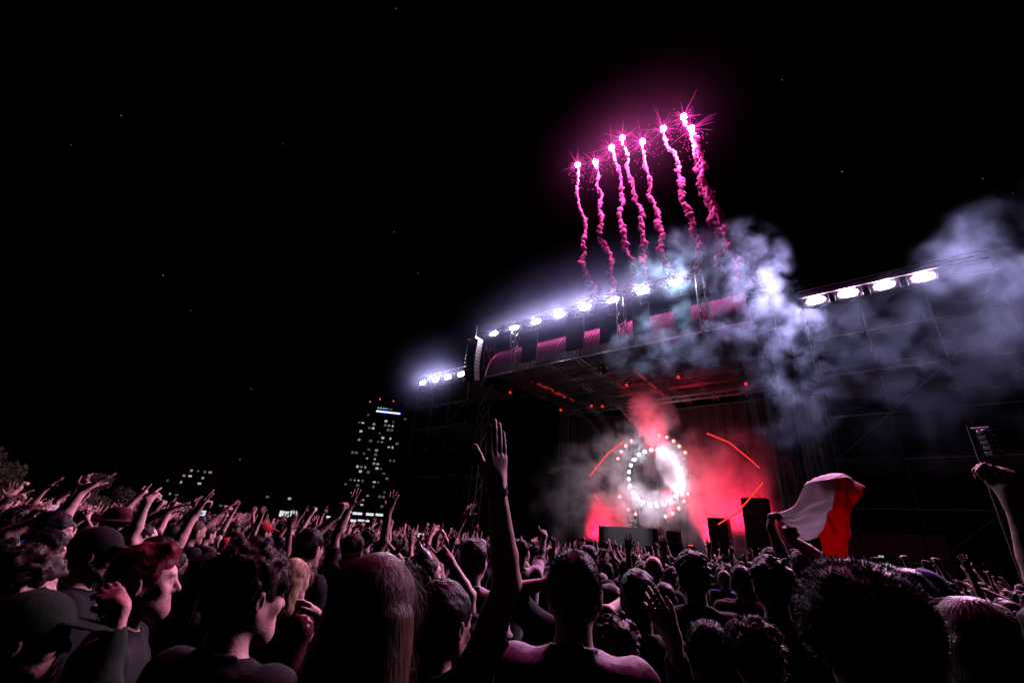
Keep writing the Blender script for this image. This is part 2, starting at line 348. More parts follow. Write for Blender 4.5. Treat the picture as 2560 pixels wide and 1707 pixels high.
def person_meshes(spec):
    s = dict(DEF); s.update(spec); J = joints(s); h = s['h']; out = {}
    R = head_rot(s); C = J['head']; hs = (.96 if s['female'] else 1.0) * s['headscale']
    P = [C + .2, C - .2, np.array((.25, .2, .85)), np.array((-.25, -.2, .85))]
    for nm in 'LR': P += [J[nm][1] + .08, J[nm][1] - .08, J[nm][2] + .22, J[nm][2] - .22]
    P = np.array(P); lo = P.min(0); hi = P.max(0); lo[2] = max(lo[2], s['zmin'])
    f = SDF(lo, hi, h)
    torso_field(f, s, J, -.004, False)
    f.cone(J['neck'] + (0, 0, -.02), C + R @ np.array((0, -.025, -.04)), .06 if not s['female'] else .05, .054 if not s['female'] else .045, .03)
    head(f, C, R, hs)
    th = .86 if s['female'] else 1.0
    for nm, sd in (('R', 1), ('L', -1)):
        sh, el, wr, hd, hn, pose, al = J[nm]
        ta = th * max(1., al) ** .8; ud = nv(el - sh); fd = nv(wr - el); fo_ = np.cross(ud, fd); fo_ = nv(fo_) if np.linalg.norm(fo_) > .05 else nv(np.cross(ud, (0, 1, .3))); bk = nv(ud - fd * float(ud @ fd)) if abs(float(ud @ fd)) < .99 else nv(np.cross(fo_, ud))
        f.cone(sh, sh + (el - sh) * .12, .052 * ta, .05 * ta, .05); f.cone(sh, el, .044 * ta, .037 * ta, .02)
        f.cone(sh + (el - sh) * .35 - bk * .010, sh + (el - sh) * .72 - bk * .008, .036 * ta, .033 * ta, .02); f.cone(sh + (el - sh) * .3 + bk * .012, sh + (el - sh) * .7 + bk * .008, .034 * ta, .03 * ta, .02)
        f.cone(el + bk * .012, el + bk * .014, .026 * ta, .024 * ta, .015)
        m = el + (wr - el) * .28
        f.cone(el, m, .036 * ta, .037 * ta, .015); f.cone(m, wr, .037 * ta, .0255 * ta, .015); f.cone(el + fo_ * .014 * sd, el + (wr - el) * .5 + fo_ * .007 * sd, .029 * ta, .024 * ta, .015)
        f.cone(el + (wr - el) * .8 + fo_ * .016 * ta, wr + fo_ * .018 * ta, .010 * ta, .011 * ta, .012)
        f.cone(wr, wr + hd * .03, .026 * th, .027 * th, .02)
        J[nm + '_band'] = (wr - fd * .01, fd, .027 * ta); hand(f, wr, hd, hn, sd * 1.0, pose, (.92 if s['female'] else 1.0) * min(1.15, .5 + .5 * al))
    pts, tr, qd = f.mesh(s['adapt'])
    # skin colour by place: lips, eyes, brows, stubble
    q = (pts - C) @ R / hs; ty = np.ones((len(pts), 3)) * (1.0, 1.0, 1.0)
    def spot(c, r, colr, a):
        nonlocal ty
        w = np.clip(1.4 - np.linalg.norm((q - c) / r, axis=1), 0, .8)[:, None] / .8 * a; ty = ty * (1 - w) + np.asarray(colr) * w
    spot((0, .092, -.057), (.022, .014, .011), (.85, .45, .42), .8)
    for x in (-1, 1):
        spot((.031 * x, .084, .027), (.02, .016, .005), (.18, .12, .1), .9); spot((.031 * x, .09, .006), (.011, .01, .007), (.25, .22, .22), .9)
    if s['beard']: spot((0, .06, -.085), (.06, .05, .045), (.2, .15, .12), s['beard'])
    out['body'] = np_mesh('body', pts, tr, qd, mats=[MAT['skin']], col=np.clip(ty, 0, 1))
    # shirt
    if not s['bare']:
        f = SDF(np.array((-.5, -.32, max(.76, s['zmin'] - .05))), np.array((.5, .4, 1.75)), s['sh'])
        torso_field(f, s, J, .012, True); cut = s['torso']
        for nm in 'LR':
            sh, el, wr = J[nm][:3]; sl = s['sleeve']
            if sl > 0: f.cone(sh, sh + (el - sh) * min(sl, 1), .06, .06 - .004 * sl, .03)
            if sl > 1: f.cone(el, el + (wr - el) * (sl - 1), .056, .042, .02)
        if sl_long(s): pass
        f.bump(.0055, 24, s['seed'], 5); f.bump(.003, 55, s['seed'] + 5, 4)
        nk = J['neck']
        if cut == 'tank':
            for nm in 'LR': f.cone(J[nm][0] + (0, 0, .02), J[nm][1], .062, .06, .01, True)
            f.cone(nk + (0, .02, .0), nk + (0, .02, .2), .1, .1, .012, True)
        else:
            f.cone(nk + (0, .012, .018), nk + (0, .03, .2), .068, .08, .01, True)
            if s['sh'] < .03:
                ring = [nk + (math.cos(a_ * .3927) * .071, .008 + math.sin(a_ * .3927) * .072, .024 - .02 * math.sin(a_ * .3927)) for a_ in range(17)]
                for p_, q_ in zip(ring[:-1], ring[1:]): f.cone(p_, q_, .009, .009, .006)
                for nm in 'LR':
                    sh, el = J[nm][:2]; sl = s['sleeve']
                    if .2 < sl <= 1:
                        d_ = nv(el - sh); x_ = nv(np.cross(d_, (.3, .5, .8))); y_ = np.cross(d_, x_); c_ = sh + (el - sh) * sl; rr_ = .058
                        ring = [c_ + (x_ * math.cos(a_ * .5236) + y_ * math.sin(a_ * .5236)) * rr_ + d_ * .012 for a_ in range(13)]
                        for p_, q_ in zip(ring[:-1], ring[1:]): f.cone(p_, q_, .009, .009, .008)
        pts, tr, qd = f.mesh(.5 if s['sh'] > .03 else .05); out['shirt'] = np_mesh('shirt', pts, tr, qd, mats=[MAT['cloth']])
    # trousers and shoes
    f = SDF(np.array((-.3, -.25, .05)), np.array((.3, .3, 1.12)), .022)
    f.ell((0, 0, .93), (.172, .126, .12), .04)
    for x in (-1, 1):
        f.cone((.09 * x, 0, .88), (.1 * x, .01, .5), .1, .07, .03); f.cone((.1 * x, .01, .5), (.11 * x, -.02, .1), .068, .055, .02)
    f.bump(.004, 22, s['seed'] + 3, 4); pts, tr, qd = f.mesh(.3); out['trousers'] = np_mesh('trousers', pts, tr, qd, mats=[MAT['cloth']])
    for x in (-1, 1):
        f = SDF(np.array((.11 * x - .08, -.12, 0)), np.array((.11 * x + .08, .24, .16)), .016)
        f.cone((.11 * x, -.03, .05), (.115 * x, .14, .04), .045, .036, .02); f.cone((.11 * x, -.02, .1), (.11 * x, -.02, .05), .048, .045, .02)
        pts, tr, qd = f.mesh(.3); out['shoe' + ('' if x < 0 else '_')] = np_mesh('shoe', pts, tr, qd, mats=[MAT['cloth']])
    hm = hair_mesh(s, C, R, hs, J)
    if hm: out['hair'] = hm
    if s['hair'] in ('cap', 'fedora', 'backcap'): out['hat'] = hat_mesh(s, C, R, hs)
    return out, J
def sl_long(s): return s['sleeve'] > 1
def hair_mesh(s, C, R, hs, J):
    ty = s['hair']
    if ty in ('bald',): return None
    def T(p): return C + R @ (np.asarray(p, float) * hs)
    h = s['hair_h'] or max(.006, s['h'] * .8); L = s['hair_len']; rg = np.random.RandomState(s['seed'] + 11)
    lo = C - .24; hi = C + .24
    if ty in ('long', 'pony'): lo = lo - (0, .04, L)
    f = SDF(lo, hi, h)
    def cone(a, b, r0, r1, k, sub=False): f.cone(T(a), T(b), r0 * hs, r1 * hs, k, sub)
    if ty == 'afro':
        f.ell(T((0, -.03, .055)), np.array((.128, .14, .128)) * hs, .03, R=R.T)
        f.bump(.005, 60, s['seed'], 7)
        cone((0, .12, -.03), (0, .2, -.08), .075, .12, .02, True)
    elif ty == 'buzz':
        f.ell(T((0, -.018, .037)), np.array((.0795, .0995, .089)) * hs, .02, R=R.T)
        cone((0, .12, -.04), (0, .16, -.02), .075, .1, .01, True); cone((0, -.02, -.11), (0, -.02, -.08), .1, .075, .01, True); f.bump(.002, 140, s['seed'] + 9, 6)
    elif ty in ('short', 'curly', 'quiff', 'cap', 'backcap', 'fedora'):
        t = .012 if ty != 'curly' else .02
        f.ell(T((0, -.018, .042)), np.array((.079 + t * .55, .099 + t * .6, .087 + t)) * hs, .02, R=R.T)
        cone((0, -.07, -.035), (0, -.075, -.06), .045, .035, .03)
        if ty == 'quiff': cone((-.02, .06, .11), (.02, .05, .115), .03, .03, .03)
        if ty == 'curly':
            for i in range(60):
                d = nv(rg.normal(size=3) + (0, -.15, .7)); p = np.array((0, -.018, .045)) + d * (.088, .105, .1); cone(p, p + rg.normal(size=3) * .008, .016, .012, .008)
        f.bump(.0022 if ty != 'curly' else .004, 90, s['seed'], 6); f.bump(.0012, 190, s['seed'] + 1, 5)
        cone((0, .13, -.045), (0, .2, -.06), .082, .12, .01, True)
        for x in (-1, 1): cone((.085 * x, .0, -.012), (.09 * x, .03, -.05), .03, .04, .008, True)
        cone((0, -.09, -.115), (0, -.1, -.13), .045, .06, .012, True); f.bump(.0013, 110, s['seed'] + 9, 6); f.bump(.0009, 260, s['seed'] + 8, 6)
    elif ty in ('long', 'pony', 'bun'):
        f.ell(T((0, -.022, .04)), np.array((.09, .107, .098)) * hs, .02, R=R.T)
        if ty == 'long':
            for i in range(16):
                a = math.pi * (.0 + i / 15.) ; x = math.cos(a); y = -math.sin(a)
                p0 = T((.078 * x, -.03 + .075 * y, .0)); p1 = p0 + (x * .02, -.02 + y * .025, -.15); p2 = p1 + (rg.normal() * .012, -.015 + rg.normal() * .008, -L + .15)
                f.cone(p0, p1, .026, .022, .02); f.cone(p1, p2, .022, .012, .018)
        elif ty == 'bun': cone((0, -.12, .07), (0, -.135, .08), .04, .035, .012)
        else:
            p1 = T((0, -.13, .03)); f.cone(p1, p1 + (0, -.04, -.06), .03, .03, .02); f.cone(p1 + (0, -.04, -.06), p1 + (.01, -.02, -L), .03, .012, .02)
        f.bump(.002, 80, s['seed'], 5)
        cone((0, .13, -.05), (0, .2, -.08), .08, .12, .015, True)
        if ty != 'long': cone((0, -.03, -.14), (0, -.03, -.11), .1, .07, .012, True)
    pts, tr, qd = f.mesh(.5 if s['hair_h'] > .02 else .08 if s['h'] > .009 else .03)
    # strands standing off the surface
    n = s['fuzz']
    if n and len(pts):
        ii = rg.randint(0, len(pts), n * 2); p = pts[ii]; o = np.array(T((0, -.02, .03))); d = p - o; d[:, 2] *= .6; d /= np.linalg.norm(d, axis=1)[:, None] + 1e-9
        keep = (((p - C) @ R)[:, 1] < .085) | (((p - C) @ R)[:, 2] > .045); p = p[keep][:n]; d = d[keep][:n]; n = len(p)
        Lf = s['fuzz_len'] * rg.uniform(.4, 1.3, n)[:, None]; w = s['fuzz_w']
        nrm = p - o; low = p[:, 2] < C[2] - .03; nrm[low, 2] = 0; nrm /= np.linalg.norm(nrm, axis=1)[:, None] + 1e-9
        if ty in ('long', 'pony', 'bun'):
            def step_(q, L_):
                r_ = q - o; lw = q[:, 2] < C[2] - .03; r_[lw, 2] = 0; r_ /= np.linalg.norm(r_, axis=1)[:, None] + 1e-9
                g = np.array((0, -.05, -1.)) + rg.normal(size=(n, 3)) * .12; g[~lw] += r_[~lw] * (.9, .9, 0) * 1.2; g -= r_ * np.sum(g * r_, 1)[:, None] * (~lw)[:, None]; g /= np.linalg.norm(g, axis=1)[:, None] + 1e-9
                return q + g * L_ + r_ * .0012
            p = p + nrm * .002; e1 = step_(p, Lf); e2 = step_(e1, Lf)
        else:
            j = rg.normal(size=(n, 3)) * (.6 if ty != 'afro' else .9); dd = d + j; dd[:, 2] += .15; dd /= np.linalg.norm(dd, axis=1)[:, None]
            if ty in ('quiff', 'short', 'buzz'):
                bk = (R @ np.array((0, -1., -.2))); dd = dd * .75 + bk * .5
            e1 = p + dd * Lf * .6; e2 = e1 + (dd * .6 + rg.normal(size=(n, 3)) * .45) * Lf * .6
        sd = np.cross(d, rg.normal(size=(n, 3))); sd /= np.linalg.norm(sd, axis=1)[:, None] + 1e-9; sd *= w
        b = len(pts); V = np.stack([p - sd - d * .004, p + sd - d * .004, e1 + sd * .7, e1 - sd * .7, e2], 1).reshape(-1, 3)
        k = b + 5 * np.arange(n)[:, None]
        qd = np.concatenate([qd.reshape(-1, 4), k + np.array([[0, 1, 2, 3]])]); tr = np.concatenate([tr.reshape(-1, 3), k + np.array([[3, 2, 4]])]); pts = np.concatenate([pts, V])
    return np_mesh('hair', pts, tr, qd, mats=[MAT['hair']])
def hat_mesh(s, C, R, hs):
    def T(p): return C + R @ (np.asarray(p, float) * hs)
    f = SDF(C - .26, C + .26, .009)
    if s['hair'] == 'fedora':
        f.ell(T((0, -.015, .1)), np.array((.084, .1, .075)) * hs, .02, R=R.T); f.cone(T((0, -.05, .185)), T((0, .04, .185)), .012, .012, .03, True)
        f.ell(T((0, -.01, .055)), np.array((.15, .17, .012)) * hs, .015, R=R.T)
    else:
        f.ell(T((0, -.018, .055)), np.array((.096, .114, .094)) * hs, .02, R=R.T); f.ell(T((0, -.02, -.02)), np.array((.13, .15, .06)) * hs, .01, True, R=R.T)
        y = 1 if s['hair'] == 'cap' else -1
        Rb = R @ rot_x(-.22 * y)
        f.ell(T((0, .11 * y, .05)), np.array((.078, .105, .009)) * hs, .012, R=Rb.T)
        f.ell(T((0, -.018, .15)), np.array((.009, .009, .008)), .004)
    pts, tr, qd = f.mesh(0); return np_mesh('hat', pts, tr, qd, mats=[MAT['cloth']])
# ------------------------------------------------------------------ ground
me = bpy.data.meshes.new('ground'); me.from_pydata([(-900, -300, 0), (900, -300, 0), (900, 1400, 0), (-900, 1400, 0)], [], [(0, 1, 2, 3)])
tag(link('ground', me, 'ground'), kind='structure')
# ------------------------------------------------------------------ stage: deck, roof, scaffold wings (local x along the front, local y into the stage)
def sthing(name, label, cat, s, t, z=0., group=None): return thing(name, label, cat, S(s, t, z), RZ_STAGE, group)
S0 = -13.1
st = sthing('stage', 'raised black concert stage behind the crowd', 'stage', S0, 23.6)
bevel(MB().box((0, 7.2, 1.82), (21.6, 14.4, .16)).build('deck', 'deck', st), .02)
for i in range(12): bevel(MB().box((-9.9 + i * 1.8, -.03, .87), (1.77, .05, 1.72)).build('skirt_panel', 'dark_panel', st), .008)
MB().box((0.3, 5.0, 2.03), (7.0, 2.2, .25)).build('riser', 'deck', st)
# a dark drape hung behind the set, gathered in folds
n = 160; vs = []; fs = []
for i in range(n + 1):
    x = -10.8 + 21.6 * i / n; y = .14 * math.sin(i * .9) + .06 * math.sin(i * 2.3)
    vs += [(x, y, 1.95), (x, y * .6, 13.4)]
    if i: fs.append((2 * i - 2, 2 * i, 2 * i + 1, 2 * i - 1))
bd = sthing('stage_backdrop', 'black folded drape hanging at the back of the stage', 'drape', S0, 38.2)
me = bpy.data.meshes.new('drape'); me.from_pydata(vs, [], fs); link('cloth', me, 'drape', bd)
MB().rod((-10.9, 0, 13.45), (10.9, 0, 13.45), .05, 8).build('rail', 'black_metal', bd)

roof = sthing('stage_roof', 'high stage roof with ribbed canopy above the light show', 'roof', S0, 24.0)
PROF = [(.02, 13.5), (.1, 13.9), (.28, 14.5), (.62, 15.15), (1.1, 15.75), (1.9, 16.3), (3.2, 16.8), (5.5, 17.2), (9, 17.45), (13, 17.4)]
def canopy_panel(i, w=2.11, ribs=7, amp=.09):
    vs = []; fs = []; m = ribs * 4; x0 = -9.5 + i * w; rr = random.Random(i)
    ph = rr.uniform(0, 6)
    for a in range(m + 1):
        x = x0 + .015 + (w - .03) * a / m; am = amp if i < 5 else amp * .35
        for b, (y, z) in enumerate(PROF):
            sag = .05 * math.sin(b * 1.1 + ph) * math.sin(math.pi * a / m) * (0 if i < 5 else 1.6)
            vs.append((x, y + sag, z + am * math.cos(2 * math.pi * ribs * a / m) + sag))
    k = len(PROF)
    for a in range(m):
        for b in range(k - 1): fs.append((a * k + b, (a + 1) * k + b, (a + 1) * k + b + 1, a * k + b + 1))
    me = bpy.data.meshes.new('canopy_panel'); me.from_pydata(vs, [], fs); me.polygons.foreach_set('use_smooth', [True] * len(fs)); return me
for i in range(9): link('canopy_panel', canopy_panel(i), 'canvas' if i >= 6 else 'rib', roof)
for sgn in (-1, 1):
    x = 9.55 * sgn; e = MB()
    for (y0, z0), (y1, z1) in zip(PROF[:-1], PROF[1:]): e.rod((x, y0, z0), (x, y1, z1), .05, 6)
    e.build('edge_pipe', 'steel', roof)
MB().rod((-9.6, -.02, 13.42), (9.6, -.02, 13.42), .06, 8).build('eave_pipe', 'steel', roof)
MB().truss((-10.2, -.05, 17.3), (7.2, -.05, 17.3), .45, .04).build('front_truss', 'black_metal', roof)
for s0, s1, z0, z1 in ((-18.9, -17.5, 13.9, 16.3), (-15.05, -13.62, 14.0, 16.4), (-12.41, -11.2, 14.0, 15.9), (-10.1, -9.0, 14.05, 16.1), (-7.5, -6.5, 13.95, 16.0)):
    bevel(MB().box(((s0 + s1) / 2 - S0, -.22, (z0 + z1) / 2), (s1 - s0, .16, z1 - z0)).build('hung_panel', 'dark_panel', roof), .02)
    MB().rod(((s0 + s1) / 2 - S0, -.2, z1), ((s0 + s1) / 2 - S0, -.1, 17.1), .025, 5).build('panel_hanger', 'black_metal', roof)
for s in (-19.6, -10.75, -5.75): MB().truss((s - S0, -.35, 13.2), (s - S0, -.35, 17.1), .42, .035, Vector((0, 1, 0)), .55).build('vertical_truss', 'black_metal', roof)
for s in (-21.8, -19.6, -17.0, -14.5, -11.2, -9.0, -6.5, -4.4): MB().truss((s - S0, .3, 13.75), (s - S0, 13.5, 13.75), .36, .035, bay=.8).build('rafter_truss', 'roof_truss', roof)
for t in (26.1, 28.5, 31.7, 35.0): MB().truss((-9.3, t - 24, 13.3), (9.3, t - 24, 13.3), .36, .035, bay=.8).build('cross_truss', 'roof_truss', roof)
for x in (-9.9, 9.9):
    for y in (.6, 12.4): MB().truss((x, y, 0), (x, y, 16.6), .6, .05, Vector((0, 1, 0)), .9).build('tower_leg', 'black_metal', roof)
for i in range(9): bevel(MB().box((-9.5 + 2.11 * (i + .5), 6.9, 14.05), (2.09, 12.4, .04)).build('added_dark_sheet', 'drape', roof), .008)  # dark sheets added to block the lit canopy underside from view
# sloping light bars hung under the roof
for s0, t0, z0, s1, t1, z1, lit in ((-19.5, 26.0, 13.4, -19.3, 30.6, 13.3, 1), (-18.9, 26.2, 13.2, -18.7, 31.0, 13.1, 1), (-15.4, 32.6, 12.6, -14.6, 37.0, 10.4, 1), (-18.8, 31.5, 12.4, -18.2, 37.2, 10.2, 0), (-17.6, 31.5, 12.6, -17.0, 37.2, 10.4, 0), (-11.3, 26.4, 13.0, -11.2, 31.6, 12.7, 1), (-9.7, 26.2, 13.0, -9.5, 30.0, 12.8, 0)):
    o = sthing('light_bar', 'hanging bar under the roof', 'light bar', s0, t0, z0, 'light bars under the stage roof'); d = Vector((s1 - s0, t1 - t0, z1 - z0))
    MB().truss((0, 0, 0), d, .22, .025, bay=.5).build('bar_frame', 'truss', o)
    if lit:
        m = MB(); L = d.length; k = int(L / .16)
        for i in range(k):
            if (i * 7919) % 11 < 8: m.box(d * ((i + .5) / k) + Vector((.0, 0, -.14)), (.03, .09, .03))
        tag(m.build('diodes', 'dim_red', o), kind='stuff')
    o.location = S(s0, t0, z0)
    MB().rod((0, 0, .1), (0, .02, 13.55 - z0), .015, 5).build('hanger', 'black_metal', o); MB().rod(d + Vector((0, 0, .1)), Vector((d.x, d.y, 13.6 - z0)), .015, 5).build('hanger', 'black_metal', o)
bars = [o for o in COL.objects if o.name.startswith('light_bar')]
for o, lb in zip(bars, ('red-lit bar nearest the left end of the stage roof', 'second red-lit bar from the left end of the stage roof', 'red-lit bar sloping down towards the eye from the left', 'unlit sloping bar at far left under the roof', 'unlit sloping bar beside the red one under the roof', 'ladder-like red bar under the middle of the canopy', 'pale unlit bar under the canopy, right of the ladder-like one')): o['label'] = lb
# scaffold wings
def scaffold(name, label, s0, s1, t0, t1, z1, seed):
    o = sthing(name, label, 'scaffold', (s0 + s1) / 2, (t0 + t1) / 2); r = random.Random(seed); w, d = (s1 - s0) / 2, (t1 - t0) / 2
    nx, ny, nz = 4, 3, int(z1 / 1.9)
    xs = [-w + 2 * w * i / (nx - 1) for i in range(nx)]; ys = [-d + 2 * d * i / (ny - 1) for i in range(ny)]; zs = [.25 + z1 * i / nz for i in range(nz + 1)]
    for x in xs:
        for y in ys: MB().rod((x, y, 0), (x, y, z1 + r.uniform(.3, 1.1)), .027, 6).build('upright', 'dull_pipe', o)
    for k, z in enumerate(zs[:-1] + [z1]):
        for y in ys: MB().rod((-w - .15, y, z), (w + .15, y, z), .021, 5).build('ledger', 'dull_pipe', o)
        for x in xs: MB().rod((x, -d - .15, z + .06), (x, d + .15, z + .06), .021, 5).build('ledger', 'dull_pipe', o)
        if k % 2 == 1:
            for i in range(nx - 1): bevel(MB().box(((xs[i] + xs[i + 1]) / 2, 0, z + .11), (xs[1] - xs[0] - .06, 2 * d - .1, .05)).build('walkway', 'drape', o), .005)
    for k in range(nz):
        i = k % (nx - 1); a, b = (zs[k], zs[k + 1])
        MB().rod((xs[i], -d - .04, a), (xs[i + 1], -d - .04, b), .018, 5).build('brace', 'dull_pipe', o)
        for x in (xs[0], xs[-1]): MB().rod((x, ys[k % 2], a), (x, ys[k % 2 + 1], b), .018, 5).build('brace', 'dull_pipe', o)
    return o
scaffold('scaffold_tower', 'tall bare scaffold tower left of the stage, under the four small lights', -30.4, -24.2, 23.9, 29.5, 13.4, 1)
scaffold('scaffold_tower', 'tall bare scaffold tower right of the stage, veiled by smoke', -1.2, 5.6, 23.9, 28.5, 13.4, 2)
# ------------------------------------------------------------------ lamps: floodlight rows
def flood(s, t, z, label, group, w=1.2, yaw=0., mat='blinder'):
    o = sthing('floodlight', label, 'floodlight', s, t, z, group); o.rotation_euler[2] += yaw
    bevel(MB().box((0, .1, 0), (w, .2, .52)).build('housing', 'black_metal', o), .02)
    for sg in (-1, 1): MB().rod((sg * (w / 2 + .03), .1, 0), (sg * (w / 2 + .03), .1, .45), .02, 5).build('yoke_arm', 'black_metal', o)
    MB().rod((-w / 2 - .03, .1, .45), (w / 2 + .03, .1, .45), .02, 5).build('yoke_bar', 'black_metal', o)
    m = MB(); k = 28; vs = [(math.copysign(abs(math.cos(6.2832 * a / k)) ** .8, math.cos(6.2832 * a / k)) * w * .33, -.012, math.copysign(abs(math.sin(6.2832 * a / k)) ** .8, math.sin(6.2832 * a / k)) * .155) for a in range(k)]
    m.add(vs + [(0, -.05, 0)], [(a, (a + 1) % k, k) for a in range(k)]); m.build('lens', mat, o)
ORD = ['leftmost', 'second', 'third', 'fourth', 'fifth', 'sixth', 'seventh', 'eighth', 'ninth']
TF = 23.75
for i in range(8): flood(-21.9 + i * 2.1, TF, 17.0, f'{ORD[i]}{"" if i == 0 else " from left"} white floodlight in the long row above the roof canopy', 'floodlights above the roof canopy', 1.2)
for i, s in enumerate((-29.85, -28.2, -26.7, -25.1)): flood(s, TF, 14.05, f'{ORD[i]}{"" if i == 0 else " from left"} white floodlight of the four on the left scaffold tower', 'floodlights on the left scaffold tower', 1.0)
for i, s in enumerate((-.55, .75, 2.1, 3.45)): flood(s, TF, 13.75, f'{ORD[i]}{"" if i == 0 else " from left"} white floodlight of the four in smoke at right', 'floodlights on the right scaffold tower', 1.1, mat='blinder_near')
MB().truss((-3.4, 0, 0), (3.4, 0, 0), .35, .03).build('lamp_truss', 'black_metal', bpy.data.objects['scaffold_tower'], loc=(.0, -2.75, 14.5))
MB().truss((-3.4, 0, 0), (3.4, 0, 0), .35, .03).build('lamp_truss', 'black_metal', bpy.data.objects['scaffold_tower.001'], loc=(0, -2.3, 14.2))
# ------------------------------------------------------------------ curved loudspeaker columns
def line_array(s, t, ztop, label, n=11, kw=1.15):
    o = sthing('line_array', label, 'loudspeakers', s, t, 0); y = 0.; z = ztop; a = -.12
    MB().box((0, .3, ztop + .3), (.9, .9, .1)).build('flying_frame', 'steel', o); MB().rod((0, .3, ztop + .3), (0, .3, ztop + 1.6), .03, 5).build('chain', 'steel', o)
    for i in range(n):
        a += .012 + .0045 * i; dz = .31
        ax = (Vector((1, 0, 0)), Vector((0, math.cos(a), math.sin(a))), Vector((0, -math.sin(a), math.cos(a))))
        c = bevel(MB().box((0, y + .3, z), (kw, .6, dz - .02), ax).build('cabinet', 'speaker_case', o), .02)
        MB().box(Vector((0, y + .3, z)) - ax[1] * .31, (kw - .1, .015, dz - .07), ax).build('grille', 'black_metal', c)
        z -= dz * math.cos(a); y += dz * math.sin(a)
    return o
line_array(-23.35, 22.9, 16.2, 'curved hanging loudspeaker column at the left end of the roof')
line_array(-3.1, 24.3, 15.4, 'curved hanging loudspeaker column inside the smoke, right end of the roof')
# ------------------------------------------------------------------ the eye: ring, round lamps, lid strips
EZ = 6.97; ER = 2.03
ring = sthing('light_ring', 'big ring of white bulbs at the centre of the stage', 'light ring', -13.06, 33.4, 1.9)
m = MB(); k = 72
for a in range(k): m.rod((ER * math.cos(6.2832 * a / k), .1, EZ - 1.9 + ER * math.sin(6.2832 * a / k)), (ER * math.cos(6.2832 * (a + 1) / k), .1, EZ - 1.9 + ER * math.sin(6.2832 * (a + 1) / k)), .05, 6)
m.build('hoop', 'black_metal', ring)
for x in (-1.2, 1.2): MB().rod((x, .12, 0), (x, .12, EZ - 1.9 - 1.64), .05, 6).build('stand', 'black_metal', ring)
bulb = ball(.08, 2, 'bulb'); bulb.materials.append(MAT['ring_bulb'])
for a in range(24): link('bulb', bulb, None, ring, (ER * math.cos(6.2832 * a / 24 + .05), -.05, EZ - 1.9 + ER * math.sin(6.2832 * a / 24 + .05)))
BALLS = [('upper left', [(-14.71, 9.64), (-15.2, 9.29), (-15.6, 8.85), (-15.91, 8.32)]), ('upper right', [(-12.44, 9.92), (-11.86, 9.72), (-11.37, 9.4), (-10.97, 8.98), (-10.58, 8.5)]),
         ('lower left', [(-15.84, 5.42), (-15.54, 4.89), (-15.17, 4.5), (-14.6, 4.2)]), ('lower right', [(-10.63, 5.63), (-10.96, 5.14), (-11.36, 4.66), (-11.84, 4.34), (-12.36, 4.11)])]
lens_me = ball(.125, 2, 'lens', (1, .75, 1)); lens_me.materials.append(MAT['red_lens']); core_me = ball(.075, 2, 'lens_core'); core_me.materials.append(MAT['red_core'])
for nm, L in BALLS:
    for i, (s, z) in enumerate(L):
        o = sthing('round_lamp', f'{("first", "second", "third", "fourth", "fifth")[i]} red round lamp from the {"top" if "upper" in nm or nm == "lower left" or nm == "lower right" else ""} of the arc {nm} of the ring', 'stage lamp', s, 33.3, z + .13, 'red round lamps around the ring')
        MB().rod((0, .02, 0), (0, .3, 0), .13, 12, .09).build('lamp_body', 'black_metal', o); MB().rod((0, .25, 0), ((-13.1 - s) * .18, .3, (EZ - z - .13) * .18), .02, 5).build('bracket', 'black_metal', o)
        link('lens', lens_me, None, o, (0, 0, 0)); link('lens_core', core_me, None, o, (0, -.05, 0))
K36 = 31 / 33.4
STRIPS = [('upper left eyelid', [(-18.51, 7.01), (-18.15, 7.41), (-16.86, 8.79), (-15.42, 9.65)], .93), ('upper right eyelid', [(-8.97, 9.83), (-7.52, 9.04), (-6.32, 7.76), (-5.9, 7.26)], .62),
          ('lower left eyelid', [(-18.13, 5.56), (-17.43, 4.89), (-16.57, 4.17), (-15.53, 3.66)], .7), ('lower right eyelid', [(-5.83, 6.33), (-6.47, 5.65), (-7.61, 4.49), (-8.89, 3.71)], .8)]
for nm, L, fill in STRIPS:
    Q = [Vector((s * K36, 0, (z - 1.72) * K36 + CZ)) for s, z in L]; c = sum(Q, Vector()) / 4
    o = sthing('led_strip', f'red LED strip shaped as the {nm} of the eye', 'LED strip', c.x, 31.0, c.z, 'red eyelid strips')
    m = MB(); d = MB()
    for a, b in zip(Q[:-1], Q[1:]):
        m.rod(a - c + Vector((0, .06, 0)), b - c + Vector((0, .06, 0)), .05, 6); k = max(2, int((b - a).length / .15)); ax = (b - a).normalized()
        for i in range(k):
            d.box(a - c + (b - a) * ((i + .5) / k), (.15 * fill, .05, .055), (ax, Vector((0, 1, 0)), ax.cross(Vector((0, 1, 0)))))
    m.build('strip_frame', 'black_metal', o); tag(d.build('diodes', 'red_led', o), kind='stuff')
    MB().rod(Q[1] - c + Vector((0, .1, 0)), Q[1] - c + Vector((0, 1.9, 0)), .03, 5).build('support', 'black_metal', o)
# ------------------------------------------------------------------ booth and speaker stacks
bo = sthing('dj_booth', 'wide pale grey booth with rounded ends, performer standing behind it', 'booth', -13.0, 28.1, 1.9)
m = []; k = 24
prof = []
for a in range(k + 1):
    x = -1.95 + 3.9 * a / k; e = max(0, abs(x) - 1.45) / .5; prof.append((x, -.35 + .35 * (1 - math.sqrt(max(0, 1 - e * e))) + .02 * x * x * .3))
vs = [(x, y, z) for x, y in prof for z in (0, 1.25)] ; fs = [(2 * a, 2 * a + 2, 2 * a + 3, 2 * a + 1) for a in range(k)]
nb = len(vs); vs += [(x, y + .05, z) for x, y in prof for z in (0, 1.25)]; fs += [(nb + 2 * a, nb + 2 * a + 1, nb + 2 * a + 3, nb + 2 * a + 2) for a in range(k)] + [(2 * a + 1, 2 * a + 3, nb + 2 * a + 3, nb + 2 * a + 1) for a in range(k)]
